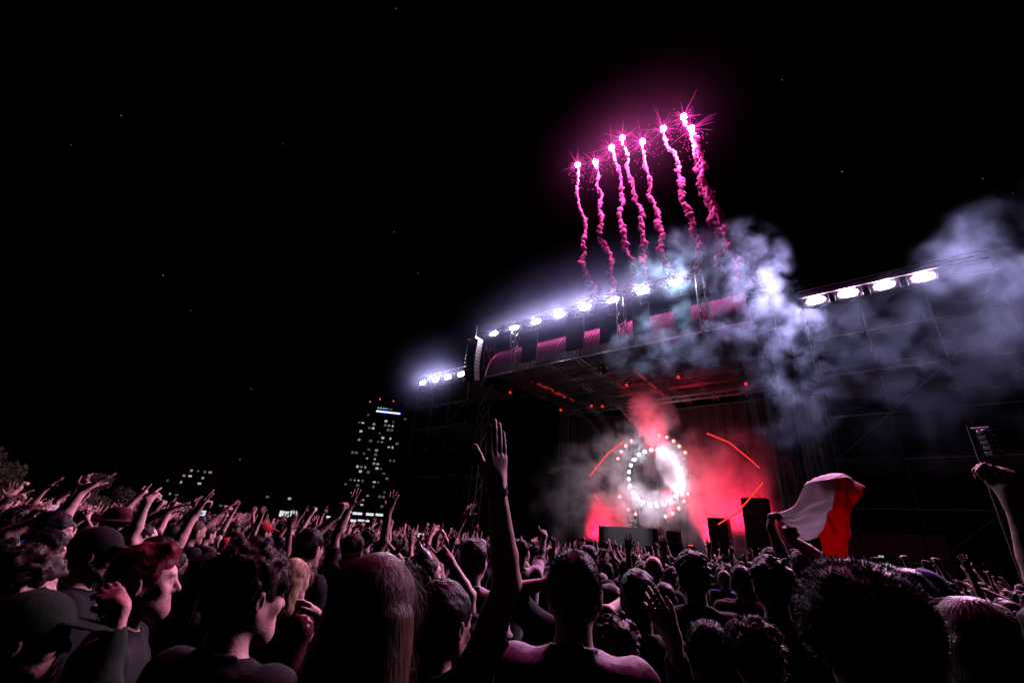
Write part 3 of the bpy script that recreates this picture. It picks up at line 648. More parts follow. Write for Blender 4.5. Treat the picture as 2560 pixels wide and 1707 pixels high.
me = bpy.data.meshes.new('front_panel'); me.from_pydata(vs, [], fs); link('front_panel', me, 'booth', bo)
bevel(MB().box((0, .25, 1.1), (3.5, .8, .06)).build('table_top', 'dark_panel', bo), .01)
for x in (-1.2, -.4, .4, 1.2): bevel(MB().box((x, .2, 1.19), (.5, .45, .1)).build('mixing_deck', 'black_metal', bo), .01)
def stack(s, t, w, d, z0, z1, n, label):
    o = sthing('speaker_stack', label, 'loudspeakers', s, t, z0); h = (z1 - z0) / n
    for i in range(n):
        c = bevel(MB().box((0, d / 2, h * (i + .5)), (w, d, h - .02)).build('cabinet', 'speaker_case', o), .02)
        bevel(MB().box((0, -.012, h * (i + .5)), (w - .12, .02, h - .14)).build('grille', 'black_metal', c), .005)
stack(-8.46, 31.6, 1.155, .9, 1.9, 4.12, 2, 'short black speaker stack on the stage right of the booth')
stack(-6.2, 31.6, 1.42, 1.0, 1.9, 5.35, 3, 'tall black speaker stack at the right end of the stage')
stack(-10.3, 28.6, .7, .6, 1.9, 3.1, 2, 'small dark speaker stack just right of the booth')
# the white lamp above the booth is an addition, see below
# spotlights on the trusses
for i, (s, t, z, lab) in enumerate(((-21.5, 26.1, 12.9, 'red spotlight hanging left of the stage beside the scaffold'), (-17.3, 31.7, 12.8, 'red spotlight above left eyelid'), (-16.4, 31.9, 12.7, 'dim red spotlight above the ring'), (-12.7, 28.5, 12.9, 'small red spotlight under the canopy middle'), (-9.0, 28.5, 12.9, 'red spotlight under the canopy, right of middle'), (-5.6, 31.7, 12.9, 'red spotlight at right under the canopy'), (-20.3, 31.7, 12.8, 'red spotlight at the far left rear truss'))):
    o = sthing('spotlight', lab, 'spotlight', s, t, z, 'spotlights under the stage roof')
    bevel(MB().box((0, 0, .1), (.34, .3, .14)).build('base', 'black_metal', o), .02)
    for sg in (-1, 1): bevel(MB().box((sg * .19, 0, -.12), (.05, .12, .4)).build('yoke_arm', 'black_metal', o), .01)
    MB().rod((0, .12, -.15), (0, -.2, -.3), .12, 12, .13).build('head', 'black_metal', o); MB().rod((0, -.2, -.3), (0, -.225, -.312), .115, 12).build('lens', 'dim_red', o)
    MB().rod((0, 0, .15), (0, 0, 13.2 - z), .025, 5).build('clamp', 'black_metal', o)
def stage_lamp(parent, loc, target, energy, col, size, blend=1.0, rad=.08):
    l = bpy.data.lights.new('beam', 'SPOT'); l.energy = energy; l.color = col; l.spot_size = R(size); l.spot_blend = blend; l.shadow_soft_size = rad
    o = link('beam', l, None, parent); d = (Vector(target) - Vector(loc)); o.rotation_euler = d.to_track_quat('-Z', 'Y').to_euler(); o.location = loc; return o
def floor_lamp(s, t, z, target, energy, col, size, label):
    o = sthing('floor_lamp', label, 'stage lamp', s, t, z, 'red lamps shining into the smoke'); a = Vector(target) - Vector((s, t, z)); d = a.normalized()
    bevel(MB().box((0, 0, .06), (.4, .4, .12)).build('base', 'black_metal', o), .02)
    for sg in (-1, 1): bevel(MB().box((sg * .2, 0, .25), (.05, .12, .34)).build('yoke_arm', 'black_metal', o), .01)
    p = Vector((0, 0, .32)); MB().rod(p - d * .2, p + d * .18, .12, 12, .14).build('head', 'black_metal', o); MB().rod(p + d * .18, p + d * .2, .125, 12).build('lens', 'red_lens', o)
    stage_lamp(o, p + d * .23, p + d * 3, energy, col, size)
RED = (1, .012, .06)
wl = sthing('added_booth_lamp', 'added white lamp under the roof eave, brightening booth and performer', 'stage lamp', -12.8, 25.0, 12.6)  # added lamp, only there to brighten the booth and performer
bevel(MB().box((0, 0, .35), (.5, .4, .2)).build('base', 'black_metal', wl), .02); MB().rod((0, -.05, .25), (0, .12, -.2), .16, 12, .18).build('head', 'black_metal', wl); MB().rod((0, 0, .4), (0, 0, 1.0), .03, 5).build('clamp', 'black_metal', wl)
stage_lamp(wl, (0, .15, -.28), (0, 3.4, -9.6), 3200, (1, .85, .95), 22, .6)
for args in ((-10.9, 31.5, 1.9, (-12.9, 32, 12), 55000, RED, 20, 'red floor lamp sending a beam up and left'), (-10.2, 31.5, 1.9, (-9.6, 32, 11), 12000, RED, 20, 'red floor lamp sending a beam straight up'),
             (-5.4, 33.6, 1.9, (-8.5, 33.4, 6.5), 20000, RED, 80, 'red floor lamp lighting the smoke at right'), (-9.6, 33.0, 1.9, (-9.5, 34, 4.5), 7000, RED, 90, 'red floor lamp beside the small speaker stack'), (-16.9, 29.4, 1.9, (-15.8, 31.5, 3.6), 4000, RED, 95, 'red floor lamp left of the booth')): floor_lamp(*args)
# ------------------------------------------------------------------ rising pink flares with smoke trails (heads about 38 m up, launched from behind the roof)
HEADS = [((-18.05, 38.5), (-16.59, 20.5)), ((-15.92, 37.6), (-14.4, 20.6)), ((-14.12, 38.5), (-12.5, 20.3)), ((-12.97, 39.1), (-11.4, 20.8)), ((-10.95, 37.3), (-9.4, 21.5)), ((-8.91, 37.6), (-7.2, 20.5)), ((-7.01, 37.9), (-5.3, 19.6)), ((-6.49, 36.0), (-4.5, 19.4))]
puff_bm = bmesh.new(); bmesh.ops.create_icosphere(puff_bm, subdivisions=2, radius=1.0); PV = np.array([v.co[:] for v in puff_bm.verts]); PF = np.array([[v.index for v in f.verts] for f in puff_bm.faces]); puff_bm.free()
def puffs(path, radii, seed, jit=.5):
    rg = np.random.RandomState(seed); V = []; F = []; b = 0
    for p, r in zip(path, radii):
        off = rg.normal(size=3) * r * jit; v = PV.copy()
        for q in range(3):
            d = nv(rg.normal(size=3)); v = v * (1 + .16 * np.sin(v @ d * rg.uniform(3, 6) + rg.uniform(0, 6)))[:, None]
        v = v * (r * rg.uniform(.75, 1.2)) * rg.uniform(.85, 1.15, 3) + p + off; V.append(v); F.append(PF + b); b += len(v)
    return np.concatenate(V), np.concatenate(F)
FL = ['leftmost', 'second from left', 'third from left', 'fourth from left', 'fifth from left', 'sixth from left', 'highest, uppermost of the right pair', 'lower one of the right pair']
for i, ((hs_, hz), (bs, bz)) in enumerate(HEADS):
    rg = np.random.RandomState(50 + i); T0 = 30.0 if i < 7 else 29.0; kq = T0 / 30.0; hs_, bs, hz, bz = hs_ * kq, bs * kq, CZ + (hz - CZ) * kq, CZ + (bz - CZ) * kq
    o = sthing('signal_flare', f'pink burning flare climbing over the stage, {FL[i]}', 'flare', bs, T0, bz, 'pink flares over the stage')
    n = 330; u = np.linspace(0, 1, n); w = np.cumsum(rg.normal(size=(n, 2)) * .045, axis=0); w -= np.linspace(0, 1, n)[:, None] * w[-1]
    ph = rg.uniform(0, 6.3, 4); amp = np.minimum(1, (1 - u) * 3.0 + .08)
    wx = (.13 * np.sin(u * 13 + ph[0]) + .12 * np.sin(u * 31 + ph[1])) * amp + w[:, 0] * .5; wy = .25 * np.sin(u * 11 + ph[2]) * amp + w[:, 1] * .5
    bend = .16 * np.sin(u * math.pi) * (1 if i % 2 else -.6)
    path = np.stack([(hs_ - bs) * u + wx * (u < .999) + bend, wy, (hz - bz) * u], 1)
    fade = 1.0
    rad = (.075 + .165 * (1 - u) ** .75 + .028 * np.sin(u * 60 + ph[3])) * (.9 if i < 6 else 1.1)
    keep = rg.uniform(size=n) < np.clip(.4 + u * 2.2, 0, 1); pth, rd = path[keep][:-3], rad[keep][:-3]
    f = SDF(pth.min(0) - .7, pth.max(0) + .7, .065)
    for p_, r_ in zip(pth, rd):
        c_ = p_ + rg.normal(size=3) * r_ * .5; f.ell(c_, r_ * rg.uniform(.55, 1.05, 3), .05)
    f.bump(.03, 11, 40 + i, 6); f.bump(.015, 26, 60 + i, 6)
    V, T_, Q_ = f.mesh(0); link('smoke_trail', np_mesh('smoke_trail', V, T_, Q_), 'smoke_puff', o)
    hd = Vector((path[-1][0], path[-1][1], path[-1][2])); link('burning_star', ball(.27, 1, 'burning_star', (1, 1, 1.1)), 'flare_core', o, hd)
    m = MB()
    for q in range(44):
        d = Vector(nv(rg.normal(size=3))); L = rg.uniform(.5, 1.0) * (1.0 + 1.1 * (q % 4 == 0)); m.rod(hd + d * .25, hd + d * (.25 + L), .011, 3, .002)  # glowing rays stand in for the starburst of the lens
    for q in range(60):
        p = hd + Vector(rg.normal(size=3) * .5) + Vector((0, 0, -abs(rg.normal()) * 1.6)); m.box(p, (.035,) * 3)
    tag(m.build('sparks_and_starburst', 'spark_starburst', o), kind='stuff')
# ------------------------------------------------------------------ stage smoke: soft lumpy volumes lit by the lamps round them
def smoke(label, c, r, dens, sc, seed, lo=.42, hi=.72, tilt=0., col=(.9, .92, 1.0), aniso=.15, name='smoke_cloud', step=.5, rag=.75, soft=0):
    m = bpy.data.materials.new('smoke_volume'); m.use_nodes = True; nt = m.node_tree; nt.nodes.remove(nt.nodes['Principled BSDF'])
    tc = N(nt, 'ShaderNodeTexCoord'); ln = N(nt, 'ShaderNodeVectorMath', operation='LENGTH'); nt.links.new(tc.outputs['Object'], ln.inputs[0])
    fo = N(nt, 'ShaderNodeMapRange', interpolation_type='SMOOTHSTEP'); fo.inputs['From Min'].default_value = 1.0; fo.inputs['From Max'].default_value = .15
    vm = N(nt, 'ShaderNodeVectorMath', operation='MULTIPLY_ADD'); vm.inputs[1].default_value = (r[0] * sc, r[1] * sc, r[2] * sc); vm.inputs[2].default_value = (seed * 3.7, seed * 1.3, seed * 7.1); nt.links.new(tc.outputs['Object'], vm.inputs[0])
    nz = N(nt, 'ShaderNodeTexNoise'); nz.inputs['Scale'].default_value = 1.0; nz.inputs['Detail'].default_value = 6; nz.inputs['Roughness'].default_value = .62; nz.inputs['Distortion'].default_value = .25; nt.links.new(vm.outputs[0], nz.inputs['Vector'])
    # ragged outline: the noise also pushes the falloff radius in and out
    ad = N(nt, 'ShaderNodeMath', operation='MULTIPLY_ADD'); ad.inputs[1].default_value = -rag; nt.links.new(nz.outputs['Fac'], ad.inputs[0])
    a2 = N(nt, 'ShaderNodeMath', operation='ADD'); a2.inputs[1].default_value = rag / 2; nt.links.new(ln.outputs['Value'], a2.inputs[0]); nt.links.new(a2.outputs[0], ad.inputs[2]); nt.links.new(ad.outputs[0], fo.inputs['Value'])
    rp = N(nt, 'ShaderNodeMapRange', interpolation_type='SMOOTHSTEP'); rp.inputs['From Min'].default_value = lo; rp.inputs['From Max'].default_value = hi; nt.links.new(nz.outputs['Fac'], rp.inputs['Value'])
    e2 = N(nt, 'ShaderNodeMapRange', interpolation_type='SMOOTHSTEP'); e2.inputs['From Min'].default_value = 1.0; e2.inputs['From Max'].default_value = .8; nt.links.new(ln.outputs['Value'], e2.inputs['Value'])
    if soft:
        pw = N(nt, 'ShaderNodeMath', operation='POWER'); pw.inputs[1].default_value = soft; ls = N(nt, 'ShaderNodeMapRange'); ls.inputs['From Min'].default_value = 1.0; ls.inputs['From Max'].default_value = 0; nt.links.new(ln.outputs['Value'], ls.inputs['Value']); nt.links.new(ls.outputs[0], pw.inputs[0]); fo = pw
    m1 = N(nt, 'ShaderNodeMath', operation='MULTIPLY'); m2 = N(nt, 'ShaderNodeMath', operation='MULTIPLY'); m3 = N(nt, 'ShaderNodeMath', operation='MULTIPLY'); m3.inputs[1].default_value = dens
    nt.links.new(fo.outputs[0], m1.inputs[0]); nt.links.new(rp.outputs[0], m1.inputs[1]); nt.links.new(m1.outputs[0], m2.inputs[0]); nt.links.new(e2.outputs[0], m2.inputs[1]); nt.links.new(m2.outputs[0], m3.inputs[0])
    pv = N(nt, 'ShaderNodeVolumePrincipled'); pv.inputs['Color'].default_value = (*col, 1); pv.inputs['Anisotropy'].default_value = aniso; nt.links.new(m3.outputs[0], pv.inputs['Density'])
    nt.links.new(pv.outputs[0], nt.nodes['Material Output'].inputs['Volume'])
    o = link(name, ball(1.0, 3, name), m); o.location = S(*c); o.rotation_euler = (0, tilt, RZ_STAGE); o.scale = r; m.cycles.volume_step_rate = step
    return tag(o, label, 'smoke', kind='stuff')
BLU = (.46, .88, 1.0)
smoke('pale smoke glowing behind the ring of bulbs', (-12.6, 36.0, 6.4), (6.5, 1.8, 5.0), .5, .7, 1, .4, .68)
smoke('bright crescent of smoke clinging to the right side of the ring', (-11.35, 33.3, 7.6), (1.6, .9, 2.4), 4.0, 1.1, 13, .28, .56, tilt=-.35)
smoke('pale smoke pouring out below the ring', (-13.8, 32.4, 4.8), (3.8, 1.2, 1.9), 1.7, .9, 14, .38, .66)
smoke('dim grey smoke drifting left of the eye', (-18.0, 31.4, 5.6), (6.0, 2.4, 4.6), .9, .6, 2, .4, .68)
smoke('smoke curling up left above the ring', (-15.2, 33.0, 9.6), (3.6, 1.4, 2.2), .7, .8, 15, .42, .7)
smoke('red-lit smoke right of the ring', (-8.0, 33.6, 5.8), (5.2, 2.4, 5.8), .7, .5, 3, .3, .68)
smoke('crimson plume rising from the ring to the roof', (-12.3, 31.9, 11.0), (2.2, 1.3, 3.4), .9, .7, 16, .3, .64, tilt=-.25)
smoke('red-lit smoke low at left behind the booth', (-15.9, 30.8, 3.4), (2.9, 1.4, 2.0), 1.2, .9, 4, .4, .66)
smoke('thick white smoke around the right end of the roof', (-3.1, 22.0, 15.0), (2.4, 1.7, 4.0), .34, .9, 5, .45, .7, col=BLU)
smoke('thin smoke trailing down in front of the right scaffold', (-2.0, 22.4, 9.8), (3.0, 1.6, 5.2), .2, .75, 6, .45, .72, col=BLU)
smoke('broad pale smoke bank at the far right of the stage', (6.8, 21.8, 11.4), (4.8, 2.2, 4.9), .085, .6, 7, .42, .75, col=BLU)
smoke('thin veil of smoke over the right scaffold', (2.2, 21.6, 9.0), (4.8, 1.4, 4.6), .05, .6, 17, .4, .75, col=BLU, soft=1.3)
smoke('grey smoke rolling out under the canopy', (-7.4, 23.4, 12.9), (5.2, 1.5, 2.8), .7, .8, 8, .43, .7, col=BLU)
smoke('faint smoke above the right half of the roof', (-6.6, 23.0, 17.9), (4.0, 1.8, 3.0), .24, .7, 9, .45, .74, col=BLU)
smoke('thin added smoke making the pink glow round the flares', (-12.4, 30.0, 38.0), (17, 9, 13), .0017, .2, 10, .0, .3, step=1, soft=3.5)  # volume added to spread the lens glow of the flares
smoke('thin added haze making the blue-white glow along the roof floodlights', (-13.5, 22.6, 16.6), (15, 4, 6), .03, .5, 11, .0, .8, step=1, col=(.5, .62, 1.0), soft=3.0)  # added volume, imitates the wide glow of the roof lamps
smoke('thin added haze making the blue-white glow round the left scaffold floodlights', (-27.4, 22.6, 14.0), (6, 4.0, 5), .022, .5, 12, .0, .8, step=1, col=(.5, .62, 1.0), soft=3.0)  # likewise added, for the glow of the left tower lamps
smoke('added mist standing in for bloom close round the roof floodlights', (-14.5, 23.0, 17.0), (10.5, 1.5, 1.9), .035, .5, 21, .0, .5, step=.7, col=(.6, .78, 1.0), soft=1.6)  # added in place of lens bloom on the roof lamps
smoke('added mist standing in for bloom close round the left scaffold floodlights', (-27.4, 23.0, 14.05), (3.9, 1.3, 1.6), .018, .5, 22, .0, .5, step=.7, col=(.6, .78, 1.0), soft=1.6)  # same bloom substitute, added for the left tower lamps
# ------------------------------------------------------------------ town behind the field
def px8(x, y): return 380 + x / 2.613, 950 + y / 2.613
def on_plane(px, py, P0, nrm):
    d = ray(px, py); k = (Vector(P0) - Vector((0, 0, CZ))).dot(nrm) / d.dot(nrm); return Vector((0, 0, CZ)) + d * k
win_cache = {}
def window(parent, c, e, n, w, h, mat, frame=True):
    """one window: frame, pane set back 4 cm; c world centre, e along the wall, n outwards"""
    key = (round(w, 2), round(h, 2), mat)
    if key not in win_cache:
        f = MB(); t = .14
        for cx, cz, sx, sz in ((0, h / 2, w + t, t), (0, -h / 2, w + t, t), (-w / 2, 0, t, h - t), (w / 2, 0, t, h - t), (0, 0, .1, h - t)): f.box((cx, 0, cz), (sx, .16, sz))
        fm = f.mesh('window'); fm.materials.append(MAT['concrete'])
        pm = MB().box((0, .03, 0), (w - .02, .04, h - .02)).mesh('pane'); pm.materials.append(MAT[mat]); win_cache[key] = (fm, pm)
    fm, pm = win_cache[key]; rz = math.atan2(e.y, e.x); pl = Matrix.Rotation(-parent.rotation_euler[2], 4, 'Z') @ (Vector(c) - parent.location)
    o = link('window', fm, None, parent, pl, (0, 0, rz - parent.rotation_euler[2])); link('pane', pm, None, o)
def block(name, label, corner_az, rng, yaw, wr, wl, h, cat='building'):
    """box building: near corner at (corner_az, rng); right face runs along yaw, left face behind it"""
    P0 = polar(corner_az, rng); e = Vector((math.cos(R(yaw)), math.sin(R(yaw)), 0)); q = Vector((-math.sin(R(yaw)), math.cos(R(yaw)), 0))
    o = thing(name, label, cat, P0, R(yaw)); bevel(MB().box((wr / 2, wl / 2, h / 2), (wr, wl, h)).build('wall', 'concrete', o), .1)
    k = MB(); 
    for cx, cy, sx, sy in ((wr / 2, .15, wr, .3), (wr / 2, wl - .15, wr, .3), (.15, wl / 2, .3, wl - .6), (wr - .15, wl / 2, .3, wl - .6)): k.box((cx, cy, h + .45), (sx, sy, .9))
    k.build('parapet', 'concrete', o)
    return o, P0, e, q
TW = 340.; _t = ray(872, 1150); TAZ = math.degrees(math.atan2(_t.x, _t.y))
tw, P0, e, q = block('tower_block', 'tall dark high-rise with scattered lit windows and blue light strip', TAZ, TW, 8, 35, 22, 87, 'high-rise')
nr = Vector((e.y, -e.x, 0)); nl = -e
FLH = 3.1
wins = [(1383, 280), (1410, 305), (1448, 283), (1447, 312), (1525, 267), (1570, 277), (1548, 303), (1583, 306), (1373, 333), (1477, 345), (1365, 385), (1507, 377), (1565, 383), (1468, 397), (1503, 402), (1545, 428), (1575, 428), (1425, 441), (1462, 450), (1408, 520), (1447, 525), (1547, 516), (1443, 552), (1480, 556), (1337, 572), (1368, 570), (1405, 574), (1478, 587), (1365, 601), (1403, 605), (1323, 655), (1355, 655), (1465, 665), (1527, 648), (1412, 746), (1372, 768), (1365, 828), (1420, 160 + 230), (1340, 700), (1440, 700), (1500, 760), (1390, 480)]
lit = {}
for i, (x, y) in enumerate(wins):
    p = on_plane(*px8(x, y), P0, nr); a = (p - P0).dot(e); lit[(int(a // 2.7), int(p.z // FLH))] = ('window_white', 'window_white', 'window_warm', 'window_dim')[(i * 7) % 4] if i < 37 else 'window_dim'
rr = random.Random(3)
for fl in range(2, 27):
    for c in range(13):
        if (c, fl) in lit or rr.random() < .5: window(tw, P0 + e * (c * 2.7 + 1.35) + Vector((0, 0, fl * FLH + 1.5)) + nr * .05, e, nr, rr.choice((1.3, 1.75, 2.1)), rr.choice((1.2, 1.7)), lit.get((c, fl), 'window_dim' if rr.random() < .12 else 'glass_dark'))
for (x, y) in ((1298, 525), (1320, 525), (1275, 528), (1287, 620), (1300, 795), (1222, 470)):
    p = on_plane(*px8(x, y), P0, nl); a = max(1.5, min(18, (p - P0).dot(q))); window(tw, P0 + q * (int(a // 2.6) * 2.6 + 1.3) + Vector((0, 0, int(p.z // FLH) * FLH + 1.5)) + nl * .05, -q, nl, 1.8, 1.7, 'window_dim')
for f0, f1, zz in ((.34, .84, 82.6),):
    bevel(MB().box((35 * (f0 + f1) / 2, -.18, zz), (35 * (f1 - f0), .3, 1.1)).build('blue_strip', 'blue_led', tw), .05)
bevel(MB().box((-.18, 12, 82), (.3, 10, .8)).build('blue_strip', 'blue_led', tw), .05)
for i in range(6): window(tw, P0 + e * (13 + i * 1.9) + Vector((0, 0, 85.2)) + nr * .05, e, nr, 1.2, 1.3, 'window_white' if i < 4 else 'window_dim')
MB().box((17, 10, 90), (14, 9, 5)).build('plant_room', 'concrete', tw)
for x, y, z in ((12, 5.6, 93.6), (22, 7, 93.6), (6, .4, 89.2)):
    b = link('beacon', ball(.45, 1, 'beacon'), 'beacon', tw, (x, y, z)); MB().rod((0, 0, -1.2), (0, 0, 0), .1, 5).build('beacon_post', 'steel', b)
# lower blocks
def lit_block(name, label, az, rng, yaw, wr, wl, h, seed, frac, toprow=False, fh=3.1, cw=2.8, mats=('window_white', 'window_dim', 'window_dim', 'window_warm')):
    o, P0, e, q = block(name, label, az, rng, yaw, wr, wl, h); nr = Vector((e.y, -e.x, 0)); r = random.Random(seed); nf, nc = int(h // fh), int(wr // cw)
    for fl in range(nf):
        for c in range(nc):
            v = r.random()
            if v < frac or (toprow and fl == nf - 1 and 2 < c < nc - 2): window(o, P0 + e * (c * cw + cw / 2 + r.uniform(-.4, .4)) + Vector((0, 0, fl * fh + 1.6 + r.uniform(-.2, .2))) + nr * .05, e, nr, r.choice((.9, 1.2, 1.6)), r.choice((.8, 1.1, 1.3)), mats[int(r.random() * 4)])
            elif v < frac + .25: window(o, P0 + e * (c * cw + cw / 2) + Vector((0, 0, fl * fh + 1.6)) + nr * .05, e, nr, 1.7, 1.5, 'glass_dark')
    return o
lit_block('apartment_block', 'mid-rise block at left with a bright row of windows on top', -35.6, 290, 30, 25, 15, 25.5, 5, .24, True)
lit_block('office_block', 'low dark block with few lit windows between mid-rise and shops', -31.0, 300, 24, 40, 15, 13.5, 6, .3)
lit_block('town_house', 'low dark house with tiny lights left of the shops', -27.0, 280, 22, 19, 14, 16, 8, .26)
b = lit_block('hotel_block', 'low block with a small blue sign among the city lights', -29.2, 310, 25, 20, 14, 15, 9, .3)
bevel(MB().box((8, -.2, 12.5), (7, .3, 1.6)).build('blue_sign', 'blue_led', b), .05)
lit_block('town_house', 'dark house with a cluster of small lights beside the mid-rise block', -38.5, 280, 30, 17, 12, 12, 14, .3)
# shopping hall in front of the tower
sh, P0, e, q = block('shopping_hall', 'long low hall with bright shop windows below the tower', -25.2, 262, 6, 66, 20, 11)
nr = Vector((e.y, -e.x, 0))
for x0, y0, x1, y1 in ((838, 845, 862, 898), (870, 850, 895, 900), (905, 845, 938, 912), (1140, 885, 1200, 903), (1206, 888, 1272, 906), (1284, 852, 1303, 868), (1312, 857, 1372, 884), (1400, 862, 1447, 890), (1462, 866, 1508, 892), (1298, 905, 1332, 930), (1345, 908, 1420, 926), (1085, 935, 1100, 948), (1040, 940, 1060, 955)):
    p = on_plane(*px8((x0 + x1) / 2, (y0 + y1) / 2), P0, nr); a = on_plane(*px8(x0, y0), P0, nr); b_ = on_plane(*px8(x1, y1), P0, nr)
    w = min(12, max(1.2, abs((b_ - a).dot(e)))); h = min(6, max(1.0, abs(a.z - b_.z) * .8)); u_ = (p - P0).dot(e)
    if 0 < u_ < 66: window(sh, P0 + e * u_ + Vector((0, 0, max(h / 2 + .3, min(10.5 - h / 2, p.z)))) + nr * .05, e, nr, round(w, 1), round(h, 1), 'shop')
lit_block('apartment_block', 'dark low block at far right with a few cold lit windows', 34.0, 150, -30, 26, 12, 9.5, 22, .07, fh=3.0)
# ------------------------------------------------------------------ trees
def tree(name, label, p, h, w, n, seed, col):
    o = thing(name, label, 'tree', p); r = random.Random(seed); m = MB(); tr = MB(); limbs = []
    tr.rod((0, 0, 0), (0, 0, h * .45), .14, 8, .09)
    cl = []
    for i in range(9):
        a = r.uniform(0, 6.28); e_ = Vector((math.cos(a) * w * r.uniform(.2, .75), math.sin(a) * w * r.uniform(.2, .75), h * r.uniform(.5, .95))); tr.rod((0, 0, h * r.uniform(.25, .45)), e_, .05, 5, .015); cl.append((e_, r.uniform(.25, .5) * w))
    tr.build('trunk', 'bark', o)
    for c, rad in cl:
        for _ in range(n // 9):
            d = Vector((r.gauss(0, 1), r.gauss(0, 1), r.gauss(0, .9))).normalized() * rad * r.random() ** .4; p_ = c + d
            x = Vector((r.gauss(0, 1), r.gauss(0, 1), r.gauss(0, 1))).normalized(); y = x.orthogonal().normalized(); s_ = r.uniform(.06, .13) * (1 if h < 6 else 1.5)
            m.add([p_ - x * s_, p_ + y * s_ * .5, p_ + x * s_ * 1.1, p_ - y * s_ * .5], [(0, 1, 2, 3)])
    m.build('crown', 'leaf', o); return o
tree('leafy_tree', 'leafy tree at the far left edge above the crowd', polar(-49.2, 34), 4.6, 1.7, 4600, 1, 0)
tree('leafy_tree', 'dark rounded tree behind raised arms at left', polar(-40.3, 44), 3.9, 1.3, 2700, 2, 0)
tree('leafy_tree', 'small dark tree between the mid-rise block and left crowd', polar(-37.3, 48), 3.3, 1.3, 2200, 3, 0)
tree('leafy_tree', 'low leafy tree just right of the tree at the left edge', polar(-46.6, 37), 3.6, 1.3, 2700, 4, 0)
# ------------------------------------------------------------------ speaker mast at far right
ms = thing('speaker_mast', 'slim mast with a small loudspeaker column at the far right', 'mast', polar(47.6, 17.0))
MB().rod((0, 0, 0), (0, 0, 5.6), .05, 8, .035).build('pole', 'truss', ms)
for k in range(3): MB().rod((0, 0, .9), (math.cos(k * 2.1) * .7, math.sin(k * 2.1) * .7, 0), .025, 5).build('leg', 'steel', ms)
MB().rod((0, 0, 5.5), (.45, -.1, 5.55), .03, 6).build('arm', 'steel', ms)
for i in range(5):
    c = bevel(MB().box((.3 + .01 * i, -.1, 5.4 - i * .14), (.28, .2, .11)).build('cabinet', 'speaker_case', ms), .015); MB().box((.3 + .01 * i, -.21, 5.4 - i * .14), (.23, .02, .08)).build('grille', 'truss', c)
# ------------------------------------------------------------------ stars
star_me = ball(1.15, 1, 'star'); star_me.materials.append(MAT['star'])
for x, y, lab in ((990, 22, 'bright star at the top edge left of the flares'), (178, 363, 'faint star high above the left end of the crowd'), (408, 688, 'faint star halfway up, above the mid-rise block'), (477, 776, 'star just below and right of another, above the mid-rise block'), (600, 1148, 'lowest star, close above the low dark blocks'), (621, 877, 'faint star midway between tower top and upper left sky'), (707, 360, 'lone faint star in the middle of the left sky'), (303, 290, 'faint star upper left, right of the leftmost star'), (1955, 200, 'star to the upper right of the flares'), (2457, 447, 'left one of two stars at the right edge'), (2531, 483, 'rightmost star at the right edge of the sky'), (985, 580, 'faint star left of the flares above the tower'), (628, 972, 'dim star left of the tower top'), (2105, 430, 'star above the right scaffold floodlights'), (1606, 14, 'star at the top edge above the flares'), (1045, 683, 'star between the flares and tower, above scaffold floodlights')):
    o = tag(link('star', star_me, None, None, at(x, y, 1500)), lab, 'star', 'stars'); o.scale = (rnd.uniform(.5, 1.1),) * 3
# ------------------------------------------------------------------ people
SKIN = [(.46, .26, .22), (.36, .19, .16), (.54, .34, .29), (.2, .1, .08), (.42, .24, .2)]
HAIRC = {'black': (.006, .0055, .0055), 'dark brown': (.028, .017, .012), 'brown': (.06, .035, .02), 'blond': (.36, .25, .13), 'red': (.09, .008, .014)}
CLOTH = {'black': (.005, .005, .0055), 'navy': (.007, .01, .025), 'grey': (.1, .1, .105), 'white': (.42, .42, .42), 'red': (.32, .02, .025), 'green': (.005, .016, .007), 'blue': (.04, .08, .25), 'pale': (.32, .31, .33), 'maroon': (.05, .006, .012)}
def put_person(meshes, loc, face_az, scale=1.0, skin=0, hair='black', shirt='black', trousers='navy', label='', group=None, hat=None, lean=0., mirror=False):
    o = thing('person', label, 'person', loc, -R(face_az), group); o.scale = (-scale if mirror else scale, scale, scale); o.rotation_euler[0] = lean
    for k, me in meshes.items():
        nm = k.rstrip('_'); c = link(nm, me, None, o)
        c.color = (*(SKIN[skin] if nm == 'body' else HAIRC[hair] if nm == 'hair' else CLOTH[shirt] if nm == 'shirt' else CLOTH[hat or 'navy'] if nm == 'hat' else CLOTH[trousers]), 1)
    return o
DJP = S(-12.7, 28.6, 0)
def face_stage(p): d = DJP - Vector((p[0], p[1], 0)); return math.degrees(math.atan2(d.x, d.y))
UPS = dict(  # arm poses: upper arm, forearm, hand direction, palm, hand shape (x outwards, y ahead, z up)
    high=((.25, .35, .9), (-.12, .3, .95), (0, .35, .95), (0, 1, -.3), 'open'), fist=((.3, .5, .8), (-.1, .35, .93), (0, .2, 1), (0, 1, -.2), 'fist'), point=((.25, .6, .75), (-.05, .55, .83), (0, .6, .8), (0, .8, -.6), 'point'),
    reach=((.2, .75, .62), (.0, .8, .6), (0, .85, .5), (0, .5, -.85), 'flat'), horns=((.25, .55, .8), (-.05, .45, .9), (0, .4, .92), (0, 1, -.3), 'horns'), clap=((.35, .6, .7), (-.62, .25, .75), (-.2, .2, .95), (-1, .1, 0), 'flat'),
    hook=((.55, .35, .75), (-.75, .1, .66), (-.5, .2, .8), (0, 1, 0), 'relax'), phone=((.3, .75, .45), (-.35, .45, .82), (-.1, .1, .99), (-.2, .9, 0), 'grip'), bent=((.5, .5, -.3), (.1, .5, .85), (0, .3, .95), (-.3, .9, 0), 'relax'), straight=((.12, .2, .97), (.02, .12, .99), (0, .1, 1), (0, 1, 0), 'open'),
    wide=((.7, .3, .65), (.1, .2, .97), (0, .2, .97), (0, 1, 0), 'open'))
